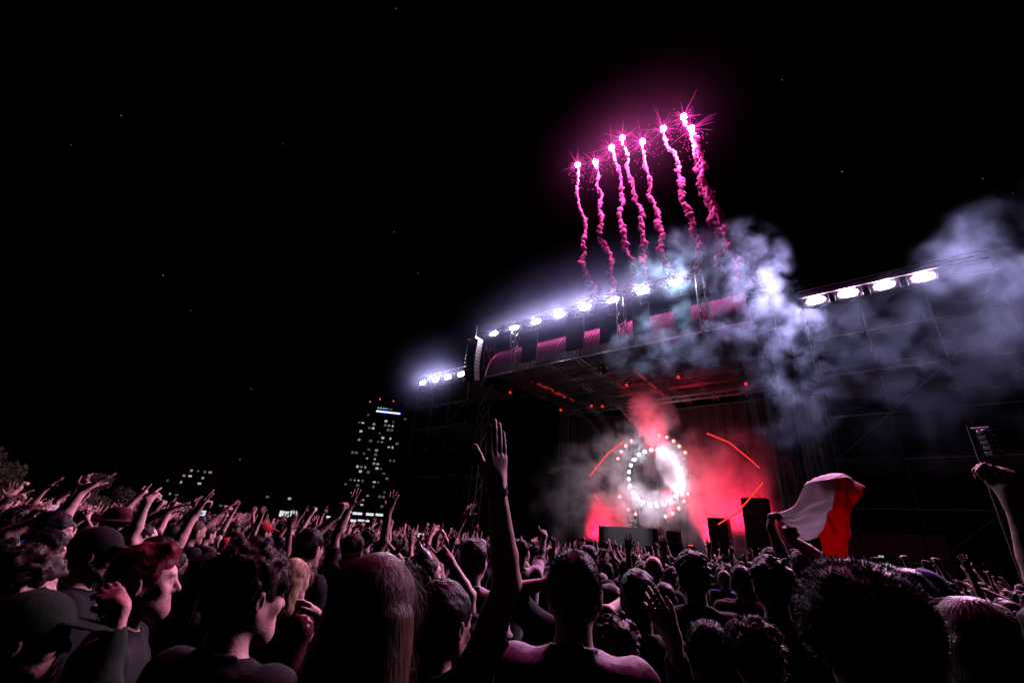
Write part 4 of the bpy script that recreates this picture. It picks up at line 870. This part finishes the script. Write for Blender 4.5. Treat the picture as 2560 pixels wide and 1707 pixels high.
# ---- foreground figures, each built for its own place
HERO_XY = []
def to_local(p, loc, az, sc):
    d = Vector(p) - Vector(loc); a = R(az); return np.array((d.x * math.cos(a) - d.y * math.sin(a), d.x * math.sin(a) + d.y * math.cos(a), d.z)) / sc
def hero(label, px, py, d, face=None, spec=None, arms_px=None, height=None, **kw):
    hp = at(px, py, d); az = face if face is not None else face_stage(hp); sp = dict(h=.0075, adapt=.035, fuzz=1600, fuzz_len=.011, fuzz_w=.0009, seed=int(px) % 97); sp.update(spec or {}); s = dict(DEF); s.update(sp)
    sc = min(1.12, max(.86, hp.z / 1.63)) if height is None else height / 1.75
    hl = joints(s)['head']; a = R(az)
    loc = Vector((hp.x - sc * (hl[0] * math.cos(a) + hl[1] * math.sin(a)), hp.y - sc * (-hl[0] * math.sin(a) + hl[1] * math.cos(a)), 0))
    loc.z = hp.z - hl[2] * sc
    if abs(loc.z) > .05: print('HERO', label[:40], 'feet at', round(loc.z, 2), 'scale', round(sc, 2))
    loc.z = min(max(loc.z, -.0), .0) if abs(loc.z) < .06 else (0 if loc.z < 0 else 0)
    if arms_px:
        arms = dict(sp.get('arms', {}))
        for nm, (el, wr, tip, palm, pose) in arms_px.items():
            sd = 1 if nm == 'R' else -1; fl = np.array((sd, 1, 1))
            E_, W_, T_ = (to_local(at(*q), loc, az, sc) for q in (el, wr, tip)); 
            tmp = dict(s); tmp['arms'] = {nm: (nv(E_ - np.array((sd * .17, 0, 1.42))) * fl, (0, 0, 1), (0, 0, 1), (0, 1, 0), 'open')}
            sh = joints(tmp)[nm][0]; al = min(1.22, max(.85, .5 * np.linalg.norm(E_ - sh) / .285 + .5 * np.linalg.norm(W_ - E_) / .255)); ud = nv(E_ - sh); ea = sh + ud * .285 * al
            fd = nv(W_ - ea); pw = np.array(palm, float); pl = np.array((pw[0] * math.cos(a) - pw[1] * math.sin(a), pw[0] * math.sin(a) + pw[1] * math.cos(a), pw[2]))
            arms[nm] = (ud * fl, fd * fl, nv(T_ - W_) * fl, pl * fl, pose, al)
        sp['arms'] = arms
    ms, J = person_meshes(sp); HERO_XY.append((loc.x, loc.y)); bands = kw.pop('bands', ())
    o = put_person(ms, loc, az, sc, label=label, **kw)
    for nm in bands:
        c, d_, r_ = J[nm + '_band']; x_ = nv(np.cross(d_, (1, .2, 0))); y_ = np.cross(d_, x_); vs = []; fs = []; k = 20
        for i in range(k):
            a_ = 6.2832 * i / k; u_ = x_ * math.cos(a_) + y_ * math.sin(a_)
            vs += [c + u_ * (r_ + .001) - d_ * .012, c + u_ * (r_ + .0055) - d_ * .011, c + u_ * (r_ + .0055) + d_ * .011, c + u_ * (r_ + .001) + d_ * .012]
            for q in range(3): fs.append((4 * i + q, 4 * ((i + 1) % k) + q, 4 * ((i + 1) % k) + q + 1, 4 * i + q + 1))
        me = bpy.data.meshes.new('wristband'); me.from_pydata(vs, [], fs); b_ = link('wristband', me, 'cloth', o); b_.color = (.01, .01, .012, 1)
    return o
# performer
ms, J = person_meshes(dict(h=.012, fuzz=0, hair='short', arms={'L': UPS['straight'], 'R': UPS['bent']}, seed=3))
put_person(ms, S(-12.66, 28.75, 2.16), 180 + 32, 1.0, 1, 'black', 'white', 'black', label='performer in white tee behind the booth with one arm raised')
H = hero
H('man at far left seen from behind his ear, cropped dark hair', 62, 1445, 2.0, spec=dict(hair='short', fuzz=5000, fuzz_len=.009, head_yaw=-.25), shirt='black', skin=0)
H('person in dark green baseball cap at lower left, hand raised in front', 70, 1600, 1.28, face=58, spec=dict(hair='cap', fuzz=200, h=.007, sleeve=1.7), shirt='green', hat='green', skin=1,
  arms_px={'R': ((262, 1735, 1.32), (298, 1535, 1.42), (235, 1440, 1.5), (-.6, .6, -.2), 'pinch')})
H('man in profile with slicked red-tinted hair at left', 362, 1455, 1.62, face=62, spec=dict(hair='quiff', h=.006, fuzz=3500, fuzz_len=.012, fuzz_w=.0007, head_pitch=.08, beard=.5), hair='red', shirt='black', skin=0)
H('long dark-haired person between profile man and curly-topped man', 525, 1450, 2.15, face=40, spec=dict(hair='long', female=True, hair_len=.42, fuzz=5000, fuzz_len=.06), hair='dark brown', shirt='black')
H('man with curly top and shaved sides in dark tee, seen from behind', 622, 1490, 1.3, face=22, spec=dict(hair='curly', h=.006, fuzz=6000, fuzz_len=.011, fuzz_w=.0008, head_yaw=-.25), hair='dark brown', shirt='black', skin=0)
H('blond woman with one arm arched over her head', 733, 1452, 2.55, face=30, spec=dict(hair='long', female=True, hair_len=.45, fuzz=7000, fuzz_len=.06, sleeve=0., torso='tank', h=.0065), hair='blond', shirt='maroon', skin=2,
  arms_px={'R': ((775, 1600, 2.5), (798, 1478, 2.45), (745, 1415, 2.45), (-.6, -.3, -.6), 'relax')})
H('long straight-haired woman in the foreground, seen from behind', 940, 1530, 1.04, face=10, spec=dict(hair='long', female=True, hair_len=.5, fuzz=12000, fuzz_len=.06, h=.006, fuzz_w=.0005), hair='brown', shirt='navy', skin=2)
H('person with one arm stretched straight up in the middle foreground', 1110, 1560, 1.42, face=38, spec=dict(hair='short', h=.0055, fuzz=900, sleeve=.5), hair='black', shirt='navy', skin=1, bands='R',
  arms_px={'R': ((1268, 1452, 1.34), (1240, 1218, 1.34), (1243, 1060, 1.36), (-.72, .7, 0), 'blade')})
H('broad man in pale tee with wavy short hair, back turned, centre', 1437, 1487, 1.48, face=14, spec=dict(hair='short', h=.006, fuzz=7000, fuzz_len=.011, fuzz_w=.0008, broad=1.05), hair='black', shirt='pale', skin=1)
H('dark short-haired man right of the man in pale tee', 1597, 1500, 2.1, spec=dict(hair='short', fuzz=1500), hair='black', shirt='black', skin=3)
H('short curly-haired person low between two taller men', 1545, 1628, 1.75, spec=dict(hair='curly', fuzz=2500, female=True), hair='dark brown', shirt='black')
H('dark-haired person at lower right with bent raised hand', 1775, 1645, 1.62, spec=dict(hair='short', fuzz=6000, fuzz_len=.016, sleeve=1.6), hair='black', shirt='black', skin=1,
  arms_px={'L': ((1700, 1760, 1.45), (1692, 1650, 1.42), (1640, 1560, 1.45), (.5, .7, -.3), 'relax')})
H('person with rounded brown hair left of the big curly head', 1893, 1650, 1.6, spec=dict(hair='curly', fuzz=7000, fuzz_len=.014), hair='brown', shirt='black')
H('person with huge bushy dark hair filling the right foreground', 2158, 1612, 1.05, face=10, spec=dict(hair='afro', fuzz=26000, fuzz_len=.013, fuzz_w=.0007, h=.0075), hair='black', shirt='black', skin=3)
H('person with smooth brown hair at the lower right corner', 2440, 1612, 1.3, spec=dict(hair='long', female=True, hair_len=.3, fuzz=6000, fuzz_len=.05), hair='brown', shirt='black')
H('person in blue baseball cap behind the bushy-haired head', 2327, 1493, 2.6, spec=dict(hair='cap', head_yaw=-.9), hat='blue', shirt='grey')
H('dark-haired head right of centre below the tall speaker stack', 1735, 1447, 2.7, spec=dict(hair='curly', fuzz=1500), hair='black', shirt='black')
H('slim short-haired person below the speaker stacks', 1853, 1455, 3.9, spec=dict(hair='short'), hair='black', shirt='maroon')
H('person with wavy dark hair left of the flag bearer', 1930, 1470, 2.35, spec=dict(hair='curly', fuzz=1800), hair='black', shirt='black')
H('flag bearer with both hands up, half hidden behind the flag', 2010, 1420, 3.75, spec=dict(hair='short', sleeve=.5), hair='black', shirt='black', skin=1,
  arms_px={'L': ((1950, 1360, 3.65), (1928, 1318, 3.55), (1930, 1276, 3.55), (.3, -.5, 0), 'grip'), 'R': ((2010, 1330, 3.6), (1962, 1335, 3.45), (1958, 1308, 3.42), (-.4, -.5, 0), 'grip')})
H('person at the right edge with fist raised beside the mast', 2700, 1530, 1.35, face=5, spec=dict(hair='short', sleeve=.5), shirt='green', skin=0,
  arms_px={'L': ((2610, 1420, 1.35), (2545, 1270, 1.38), (2515, 1195, 1.4), (-.95, .1, 0), 'grip')})
H('person in cap with brim to the right, back of head dark, left', 240, 1390, 2.3, face=60, spec=dict(hair='cap', fuzz=300), hat='black', shirt='black')
H('pink-lit face in profile behind the cropped-haired man', 118, 1382, 2.65, face=68, spec=dict(hair='short', h=.0065), hair='black', shirt='grey', skin=2)
H('man in wide-brimmed hat with lit face among raised arms', 287, 1318, 3.9, face=80, spec=dict(hair='fedora', beard=.7, arms={'R': UPS['reach']}), hair='dark brown', hat='maroon', shirt='black', skin=2)
H('person raising a horned hand sign at left', 395, 1395, 2.75, face=42, spec=dict(hair='short', h=.0065), hair='black', shirt='black', skin=0,
  arms_px={'R': ((440, 1365, 2.85), (487, 1282, 3.0), (512, 1250, 3.05), (.5, .5, -.6), 'horns')})
H('person with long lit arm and flat hand above the left crowd', 130, 1330, 3.0, face=55, spec=dict(hair='short', h=.007), hair='black', shirt='black', skin=0,
  arms_px={'R': ((165, 1285, 3.1), (208, 1222, 3.2), (245, 1203, 3.25), (.3, .3, -.9), 'flat')})
H('bare-armed person reaching up beside the hatted man', 350, 1355, 3.1, face=45, spec=dict(hair='buzz', sleeve=.2, h=.007), hair='black', shirt='black', skin=2,
  arms_px={'R': ((332, 1335, 3.05), (357, 1275, 3.1), (372, 1262, 3.15), (.3, .3, -.9), 'point')})
H('person drinking from a clear bottle behind the straight-haired woman', 1062, 1445, 2.5, face=60, spec=dict(hair='short', h=.0065, head_pitch=.25), hair='dark brown', shirt='red', skin=2,
  arms_px={'R': ((1110, 1520, 2.5), (1103, 1462, 2.55), (1088, 1437, 2.55), (-.6, .3, 0), 'grip')})
H('person with pink-lit forearm pointing ahead, left of the big arm', 1120, 1520, 2.35, face=20, spec=dict(hair='short', h=.0065), hair='black', shirt='black', skin=2,
  arms_px={'R': ((1172, 1510, 2.3), (1140, 1430, 2.35), (1112, 1400, 2.4), (.2, .9, -.3), 'point')})
H('person holding a phone up with both elbows out, hidden behind pale tee', 1440, 1470, 2.2, face=15, spec=dict(hair='short', h=.0065), hair='black', shirt='black', skin=2,
  arms_px={'L': ((1330, 1535, 2.15), (1362, 1452, 2.2), (1368, 1425, 2.25), (.5, .8, 0), 'grip'), 'R': ((1555, 1535, 2.2), (1470, 1545, 2.0), (1440, 1548, 2.0), (-.5, .8, 0), 'grip')})
H('silhouetted person with big open hand raised in front of the booth', 1600, 1452, 4.9, height=1.6, face=15, spec=dict(hair='short', h=.007), shirt='black', skin=3, arms_px={'L': ((1574, 1420, 4.9), (1570, 1374, 4.9), (1570, 1335, 4.9), (.1, 1, 0), 'open'), 'R': ((1650, 1425, 4.9), (1662, 1380, 4.9), (1656, 1340, 4.9), (.1, 1, 0), 'open')})
H('bald man with pink-lit crown in the middle of the crowd', 1634, 1425, 4.2, spec=dict(hair='bald'), shirt='black', skin=2)
H('tall crop-haired man in front of the booth at centre', 1472, 1400, 4.4, spec=dict(hair='short', fuzz=800), hair='black', shirt='black', skin=1)
H('dark curly head with pink hair beyond the wavy-haired person', 1928, 1400, 4.3, spec=dict(hair='short'), hair='red', shirt='black')
# ---- crowd: built once per kind, copied with own colours
PROTO = [
    ('with both arms raised', dict(arms={'L': UPS['high'], 'R': UPS['high']}, hair='short')), ('with a fist raised', dict(arms={'R': UPS['fist']}, hair='short', seed=2)), ('with one hand raised', dict(arms={'R': UPS['high']}, hair='long', female=True, seed=3, hair_len=.35)),
    ('with both fists raised', dict(arms={'L': UPS['fist'], 'R': UPS['fist']}, hair='curly', seed=4)), ('pointing ahead', dict(arms={'R': UPS['point']}, hair='buzz', seed=5)), ('reaching ahead with flat hand', dict(arms={'R': UPS['reach'], 'L': UPS['bent']}, hair='short', seed=6)),
    ('making a horned hand sign', dict(arms={'L': UPS['horns']}, hair='curly', seed=7)), ('clapping overhead', dict(arms={'L': UPS['clap'], 'R': UPS['clap']}, hair='bun', female=True, seed=8)), ('with arms bent overhead', dict(arms={'L': UPS['hook'], 'R': UPS['hook']}, hair='long', female=True, seed=9, sleeve=.1, torso='tank')),
    ('filming with a phone', dict(arms={'L': UPS['phone'], 'R': UPS['phone']}, hair='short', seed=10)), ('standing still', dict(hair='short', seed=11)), ('standing with long hair', dict(hair='long', female=True, seed=12, hair_len=.4)), ('standing in a cap', dict(hair='cap', seed=13)), ('standing with cropped hair', dict(hair='buzz', seed=14)),
    ('standing with curly hair', dict(hair='curly', seed=15)), ('with one arm straight up', dict(arms={'L': UPS['straight']}, hair='pony', female=True, seed=16, hair_len=.25)), ('with arms spread up', dict(arms={'L': UPS['wide'], 'R': UPS['wide']}, hair='backcap', seed=17)), ('standing bald', dict(hair='bald', seed=18)),
    ('with left hand reaching', dict(arms={'L': UPS['reach']}, hair='short', seed=19)), ('with peace sign raised', dict(arms={'R': (*UPS['high'][:4], 'peace')}, hair='short', seed=20))]
PM = []; PJ = []; nphone = {}
phone_case = bevel(MB().box((0, .004, 0), (.145, .008, .072)).build('case', 'dark_panel'), .002); _pc = phone_case; phone_case = _pc.data; bpy.data.objects.remove(_pc)
phone_face = MB().box((0, -.0015, 0), (.135, .002, .064)).mesh('screen'); phone_face.materials.append(MAT['phone_screen'])
for d, sp in PROTO:
    PM.append([]); PJ.append([])
    for v in range(2):
        s = dict(h=.0095, adapt=.08, fuzz=800, fuzz_len=.012, fuzz_w=.0013); s.update(sp); rv = np.random.RandomState(s.get('seed', 1) * 7 + v); s['seed'] = s.get('seed', 1) + 40 * v
        if v: s['arms'] = {a_: (nv(np.array(q_[0]) + rv.normal(size=3) * .22), nv(np.array(q_[1]) + rv.normal(size=3) * .22), nv(np.array(q_[2]) + rv.normal(size=3) * .2), q_[3], q_[4]) for a_, q_ in s.get('arms', {}).items()}; s['head_yaw'] = rv.normal() * .35; s['head_pitch'] = rv.normal() * .12; s['sleeve'] = s.get('sleeve', .55) + rv.uniform(0, .5)
        m_, j_ = person_meshes(s); PM[-1].append(m_); PJ[-1].append(j_)
RAISE = [0, 1, 2, 3, 4, 5, 6, 7, 8, 15, 16, 18, 19]; STILL = [10, 10, 11, 12, 13, 14, 17, 11, 14, 10, 13, 9]
pr = random.Random(12); spots = []
def ok(x, y, dmin):
    cx, cy = int(x // 1), int(y // 1)
    for i in range(cx - 1, cx + 2):
        for j in range(cy - 1, cy + 2):
            for (a, b) in gridc.get((i, j), ()):
                if (a - x) ** 2 + (b - y) ** 2 < dmin * dmin: return False
    return True
gridc = {}
for (a, b) in HERO_XY: gridc.setdefault((int(a // 1), int(b // 1)), []).append((a, b))
cand = []
for _ in range(26000):
    az = pr.uniform(-57, 57); rg_ = math.sqrt(pr.uniform(2.6 ** 2, 46 ** 2)); p = polar(az, rg_); t = p.dot(VV); s_ = p.dot(UV)
    if t > 21.6 or s_ < -46: continue
    cand.append((rg_, az, p.x, p.y))
cand.sort()
for rg_, az, x, y in cand:
    if rg_ < 3.6 and ok(x, y, .46) or rg_ >= 3.6 and ok(x, y, .58 if rg_ < 14 else .72 if rg_ < 22 else .95): gridc.setdefault((int(x // 1), int(y // 1)), []).append((x, y)); spots.append((rg_, az, x, y))
NIND = 268
REG = [(230, 'under the leafy tree'), (560, 'below the mid-rise'), (800, 'left of the tower'), (1060, 'below the tower'), (1330, 'by the big arm'), (1520, 'left of the booth'), (1720, 'before the booth'), (1940, 'below the speakers'), (2240, 'around the flag'), (9999, 'at right edge')]
people = []
for rg_, az, x, y in spots[:NIND]:
    pp = project((x, y, 1.6)); px = pp[0] if pp else -1
    praise = .74 if px < 1100 else .42 if px < 1750 else .3
    k = pr.choice(RAISE) if pr.random() < praise else pr.choice(STILL)
    if rg_ < 3.6 or 1535 < px < 1690 and rg_ < 12: k = pr.choice([10, 13, 14, 11])
    fem = PROTO[k][1].get('female', False); shirt = pr.choice(['black', 'black', 'black', 'navy', 'grey', 'white', 'red', 'maroon', 'green', 'blue']); hair = pr.choice(['black', 'black', 'dark brown', 'brown'] + (['blond'] if fem else []))
    sc = pr.uniform(.88, .98) if fem else pr.uniform(.93, 1.07)
    reg = next(r for m, r in REG if px < m); row = 'near' if rg_ < 6 else 'middle' if rg_ < 9.5 else 'far'
    people.append([x, y, k, shirt, hair, sc, reg, row, px, rg_])
cnt = {}
for q in sorted(people, key=lambda q: q[8]): cnt.setdefault((q[2], q[3], q[6], q[7]), []).append(q)
NTH = ['leftmost', 'second from left', 'third from left', 'fourth from left', 'fifth from left', 'sixth from left', 'seventh from left', 'eighth from left']
for (k, shirt, reg, row), L in cnt.items():
    for i, q in enumerate(L):
        lab = f'{shirt}-clad person {PROTO[k][0]}, {row} crowd {reg}' + ('' if len(L) == 1 else f', {NTH[min(i, 7)]}')
        fz = face_stage(q) + pr.gauss(0, 26); vv = pr.randint(0, 1)
        if k == 9:
            w_ = (PJ[9][vv]['R'][2] + PJ[9][vv]['L'][2]) / 2 + np.array((0, .03, .09)); pt = rot_z(-R(fz)) @ w_ * q[5] + np.array((q[0], q[1], 0)); ph_ = thing('phone', f'lit phone held up, {row} crowd {reg}, {NTH[min(nphone.setdefault((row, reg), 0), 7)]}', 'phone', pt, -R(fz), 'phones held up in the crowd'); nphone[(row, reg)] += 1
            link('case', phone_case, None, ph_); link('screen', phone_face, None, ph_)
        put_person(PM[k][vv], (q[0], q[1], 0), fz, q[5], pr.choice([0, 0, 1, 2, 4, 3]), q[4], shirt, pr.choice(['black', 'navy', 'grey']), label=lab, group='concert crowd', hat=pr.choice(['black', 'navy', 'red', 'white']), lean=pr.gauss(0, .05), mirror=pr.random() < .5 and k not in (9, 18))
# ---- the rest of the crowd, too far to tell apart: one mass of low figures
LOWP = []
for k in (0, 1, 2, 3, 5, 8, 10, 11, 15, 19):
    s = dict(h=.028, adapt=.25, fuzz=0); s.update(PROTO[k][1]); s.update(h=.034, adapt=1.0, fuzz=0, sh=.075, hair_h=.045, zmin=1.1); ms = person_meshes(s)[0]; V = []; F = []; C = []; b = 0
    for nm, me in ms.items():
        if nm.startswith(('shoe', 'trousers')): continue
        n = len(me.vertices); v = np.empty(n * 3, np.float32); me.vertices.foreach_get('co', v); v = v.reshape(-1, 3); me.calc_loop_triangles(); f = np.empty(len(me.loop_triangles) * 3, np.int32); me.loop_triangles.foreach_get('vertices', f)
        V.append(v); F.append(f.reshape(-1, 3) + b); b += n; C.append(np.full(n, 0 if nm == 'body' else 1 if nm == 'hair' else 2))
        bpy.data.meshes.remove(me)
    LOWP.append((np.concatenate(V), np.concatenate(F), np.concatenate(C)))
print('low person tris', [len(l[1]) for l in LOWP])
V = []; F = []; C = []; b = 0
far = spots[NIND:NIND + 1500]
for rg_, az, x, y in far:
    pp = project((x, y, 1.6)); px = pp[0] if pp else 0; praise = .72 if px < 1100 else .45
    j = pr.choice([0, 1, 2, 3, 4, 5, 8, 9]) if pr.random() < praise else pr.choice([6, 7]); v, f, c = LOWP[j]
    a = -R(face_stage((x, y)) + pr.gauss(0, 15)); sc = pr.uniform(.92, 1.04); w = v @ rot_z(a).T * sc + (x, y, 0); V.append(w); F.append(f + b); b += len(v)
    pal = np.array([SKIN[pr.choice([0, 1, 2, 4, 3])], HAIRC[pr.choice(['black', 'dark brown', 'brown'])], CLOTH[pr.choice(['black', 'navy', 'grey', 'maroon', 'white'])]]); C.append(pal[c])
if far:
    m = pbr('crowd_mix', (1, 1, 1), .7, scale=30, var=.15, bump=.1, attr='Col')
    tag(link('distant_crowd', np_mesh('distant_crowd', np.concatenate(V), np.concatenate(F), np.zeros((0, 4), int), mats=[m], col=np.concatenate(C))), 'dense mass of small far-off people with raised hands', 'crowd', kind='stuff')
print('people', len(people), 'far', len(far), 'spots', len(spots))
# ------------------------------------------------------------------ flag held over the crowd
FD = 3.5
def flag_grid():
    # hoist line, then successive lines of the cloth from the holder's hands out to the fly end (px, py, depth)
    rows = [
        [(1940, 1282, 3.5), (1948, 1292, 3.48), (1955, 1302, 3.46), (1963, 1312, 3.44), (1972, 1322, 3.44)],
        [(1985, 1262, 3.52), (1988, 1283, 3.46), (1992, 1305, 3.42), (1996, 1326, 3.42), (1998, 1345, 3.44)],
        [(2010, 1215, 3.6), (2018, 1255, 3.48), (2024, 1290, 3.40), (2024, 1325, 3.38), (2020, 1352, 3.42)],
        [(2040, 1200, 3.62), (2056, 1240, 3.46), (2058, 1280, 3.36), (2048, 1318, 3.34), (2040, 1345, 3.4)],
        [(2088, 1198, 3.62), (2092, 1225, 3.46), (2080, 1265, 3.38), (2064, 1305, 3.36), (2050, 1342, 3.42)],
        [(2106, 1196, 3.64), (2108, 1240, 3.5), (2098, 1290, 3.44), (2082, 1340, 3.42), (2062, 1385, 3.46)],
        [(2120, 1200, 3.62), (2122, 1250, 3.46), (2117, 1300, 3.40), (2108, 1350, 3.42), (2094, 1400, 3.46)],
        [(2126, 1206, 3.6), (2127, 1255, 3.5), (2126, 1305, 3.46), (2123, 1352, 3.46), (2117, 1398, 3.48)]]
    return [[at(*q) for q in r] for r in rows]
G = flag_grid()
def cr(p, t):
    n = len(p) - 1; x = min(max(t * n, 0), n - 1e-6); i = int(x); f = x - i; a, b, c, d = p[max(i - 1, 0)], p[i], p[i + 1], p[min(i + 2, n)]
    return (b * 2 + (c - a) * f + (a * 2 - b * 5 + c * 4 - d) * f * f + (b * 3 - a - c * 3 + d) * f ** 3) * .5
def sheet(name, mat, rows, parent, u0, u1, nu=36, nv_=40, amp=.012, thick=.002, seed=0):
    vs = []; fs = []; rr = random.Random(seed); fw = -_fwd
    for i in range(nu + 1):
        u = u0 + (u1 - u0) * i / nu; cols = [cr([r[j] for r in rows], u) for j in range(len(rows[0]))]
        for j in range(nv_ + 1):
            v = j / nv_; p = cr(cols, v); w = amp * (math.sin(v * 21 + u * 7) + .6 * math.sin(v * 37 - u * 11 + 1)) * (1 - .3 * u); vs.append(p + fw * w)
    for i in range(nu):
        for j in range(nv_): a = i * (nv_ + 1) + j; fs.append((a, a + 1, a + nv_ + 2, a + nv_ + 1))
    me = bpy.data.meshes.new(name); me.from_pydata([v - parent.location for v in vs], [], fs); me.polygons.foreach_set('use_smooth', [True] * len(fs)); o = link(name, me, mat, parent)
    md = o.modifiers.new('thickness', 'SOLIDIFY'); md.thickness = thick; return o
fl = thing('flag', 'white and red cloth flag held up and draped by the flag bearer', 'flag', at(1945, 1290, 3.5))
sheet('white_field', 'flag_white', G, fl, 0, .565, seed=1)
sheet('red_field', 'flag_red', G, fl, .565, 1.0, amp=.014, seed=2)
TOP = [[at(*q) for q in r] for r in ([(2008, 1213, 3.56), (2035, 1196, 3.62), (2060, 1188, 3.75)], [(2030, 1206, 3.5), (2062, 1190, 3.6), (2085, 1183, 3.75)], [(2085, 1196, 3.5), (2105, 1186, 3.62), (2110, 1184, 3.8)])]
TOP2 = [[at(*q) for q in r] for r in ([(2085, 1196, 3.5), (2105, 1186, 3.62), (2110, 1184, 3.8)], [(2125, 1200, 3.54), (2130, 1197, 3.66), (2128, 1198, 3.84)], [(2124, 1270, 3.6), (2150, 1245, 3.7), (2162, 1215, 3.86)])]
sheet('folded_white_edge', 'flag_white', TOP, fl, 0, 1, 20, 12, .006, seed=3); sheet('folded_red_edge', 'flag_red', TOP2, fl, 0, 1, 20, 12, .006, seed=4)
# bottle and phone held in the crowd
bt = thing('bottle', 'clear plastic bottle tipped to the drinking person\'s mouth', 'bottle', at(1086, 1432, 2.53)); bt.rotation_euler = (0.5, -.6, 0)
m = MB(); pr_ = [(0, 0), (.03, 0), (.032, .01), (.032, .12), (.028, .14), (.013, .175), (.012, .2)]; k = 12; vs = [(r_ * math.cos(6.2832 * a / k), r_ * math.sin(6.2832 * a / k), z_) for r_, z_ in pr_ for a in range(k)]; fs = [(i * k + a, i * k + (a + 1) % k, (i + 1) * k + (a + 1) % k, (i + 1) * k + a) for i in range(len(pr_) - 1) for a in range(k)]
m.add(vs, fs); m.build('bottle_body', 'plastic', bt, True); MB().rod((0, 0, .195), (0, 0, .215), .014, 10).build('cap', 'dark_panel', bt)
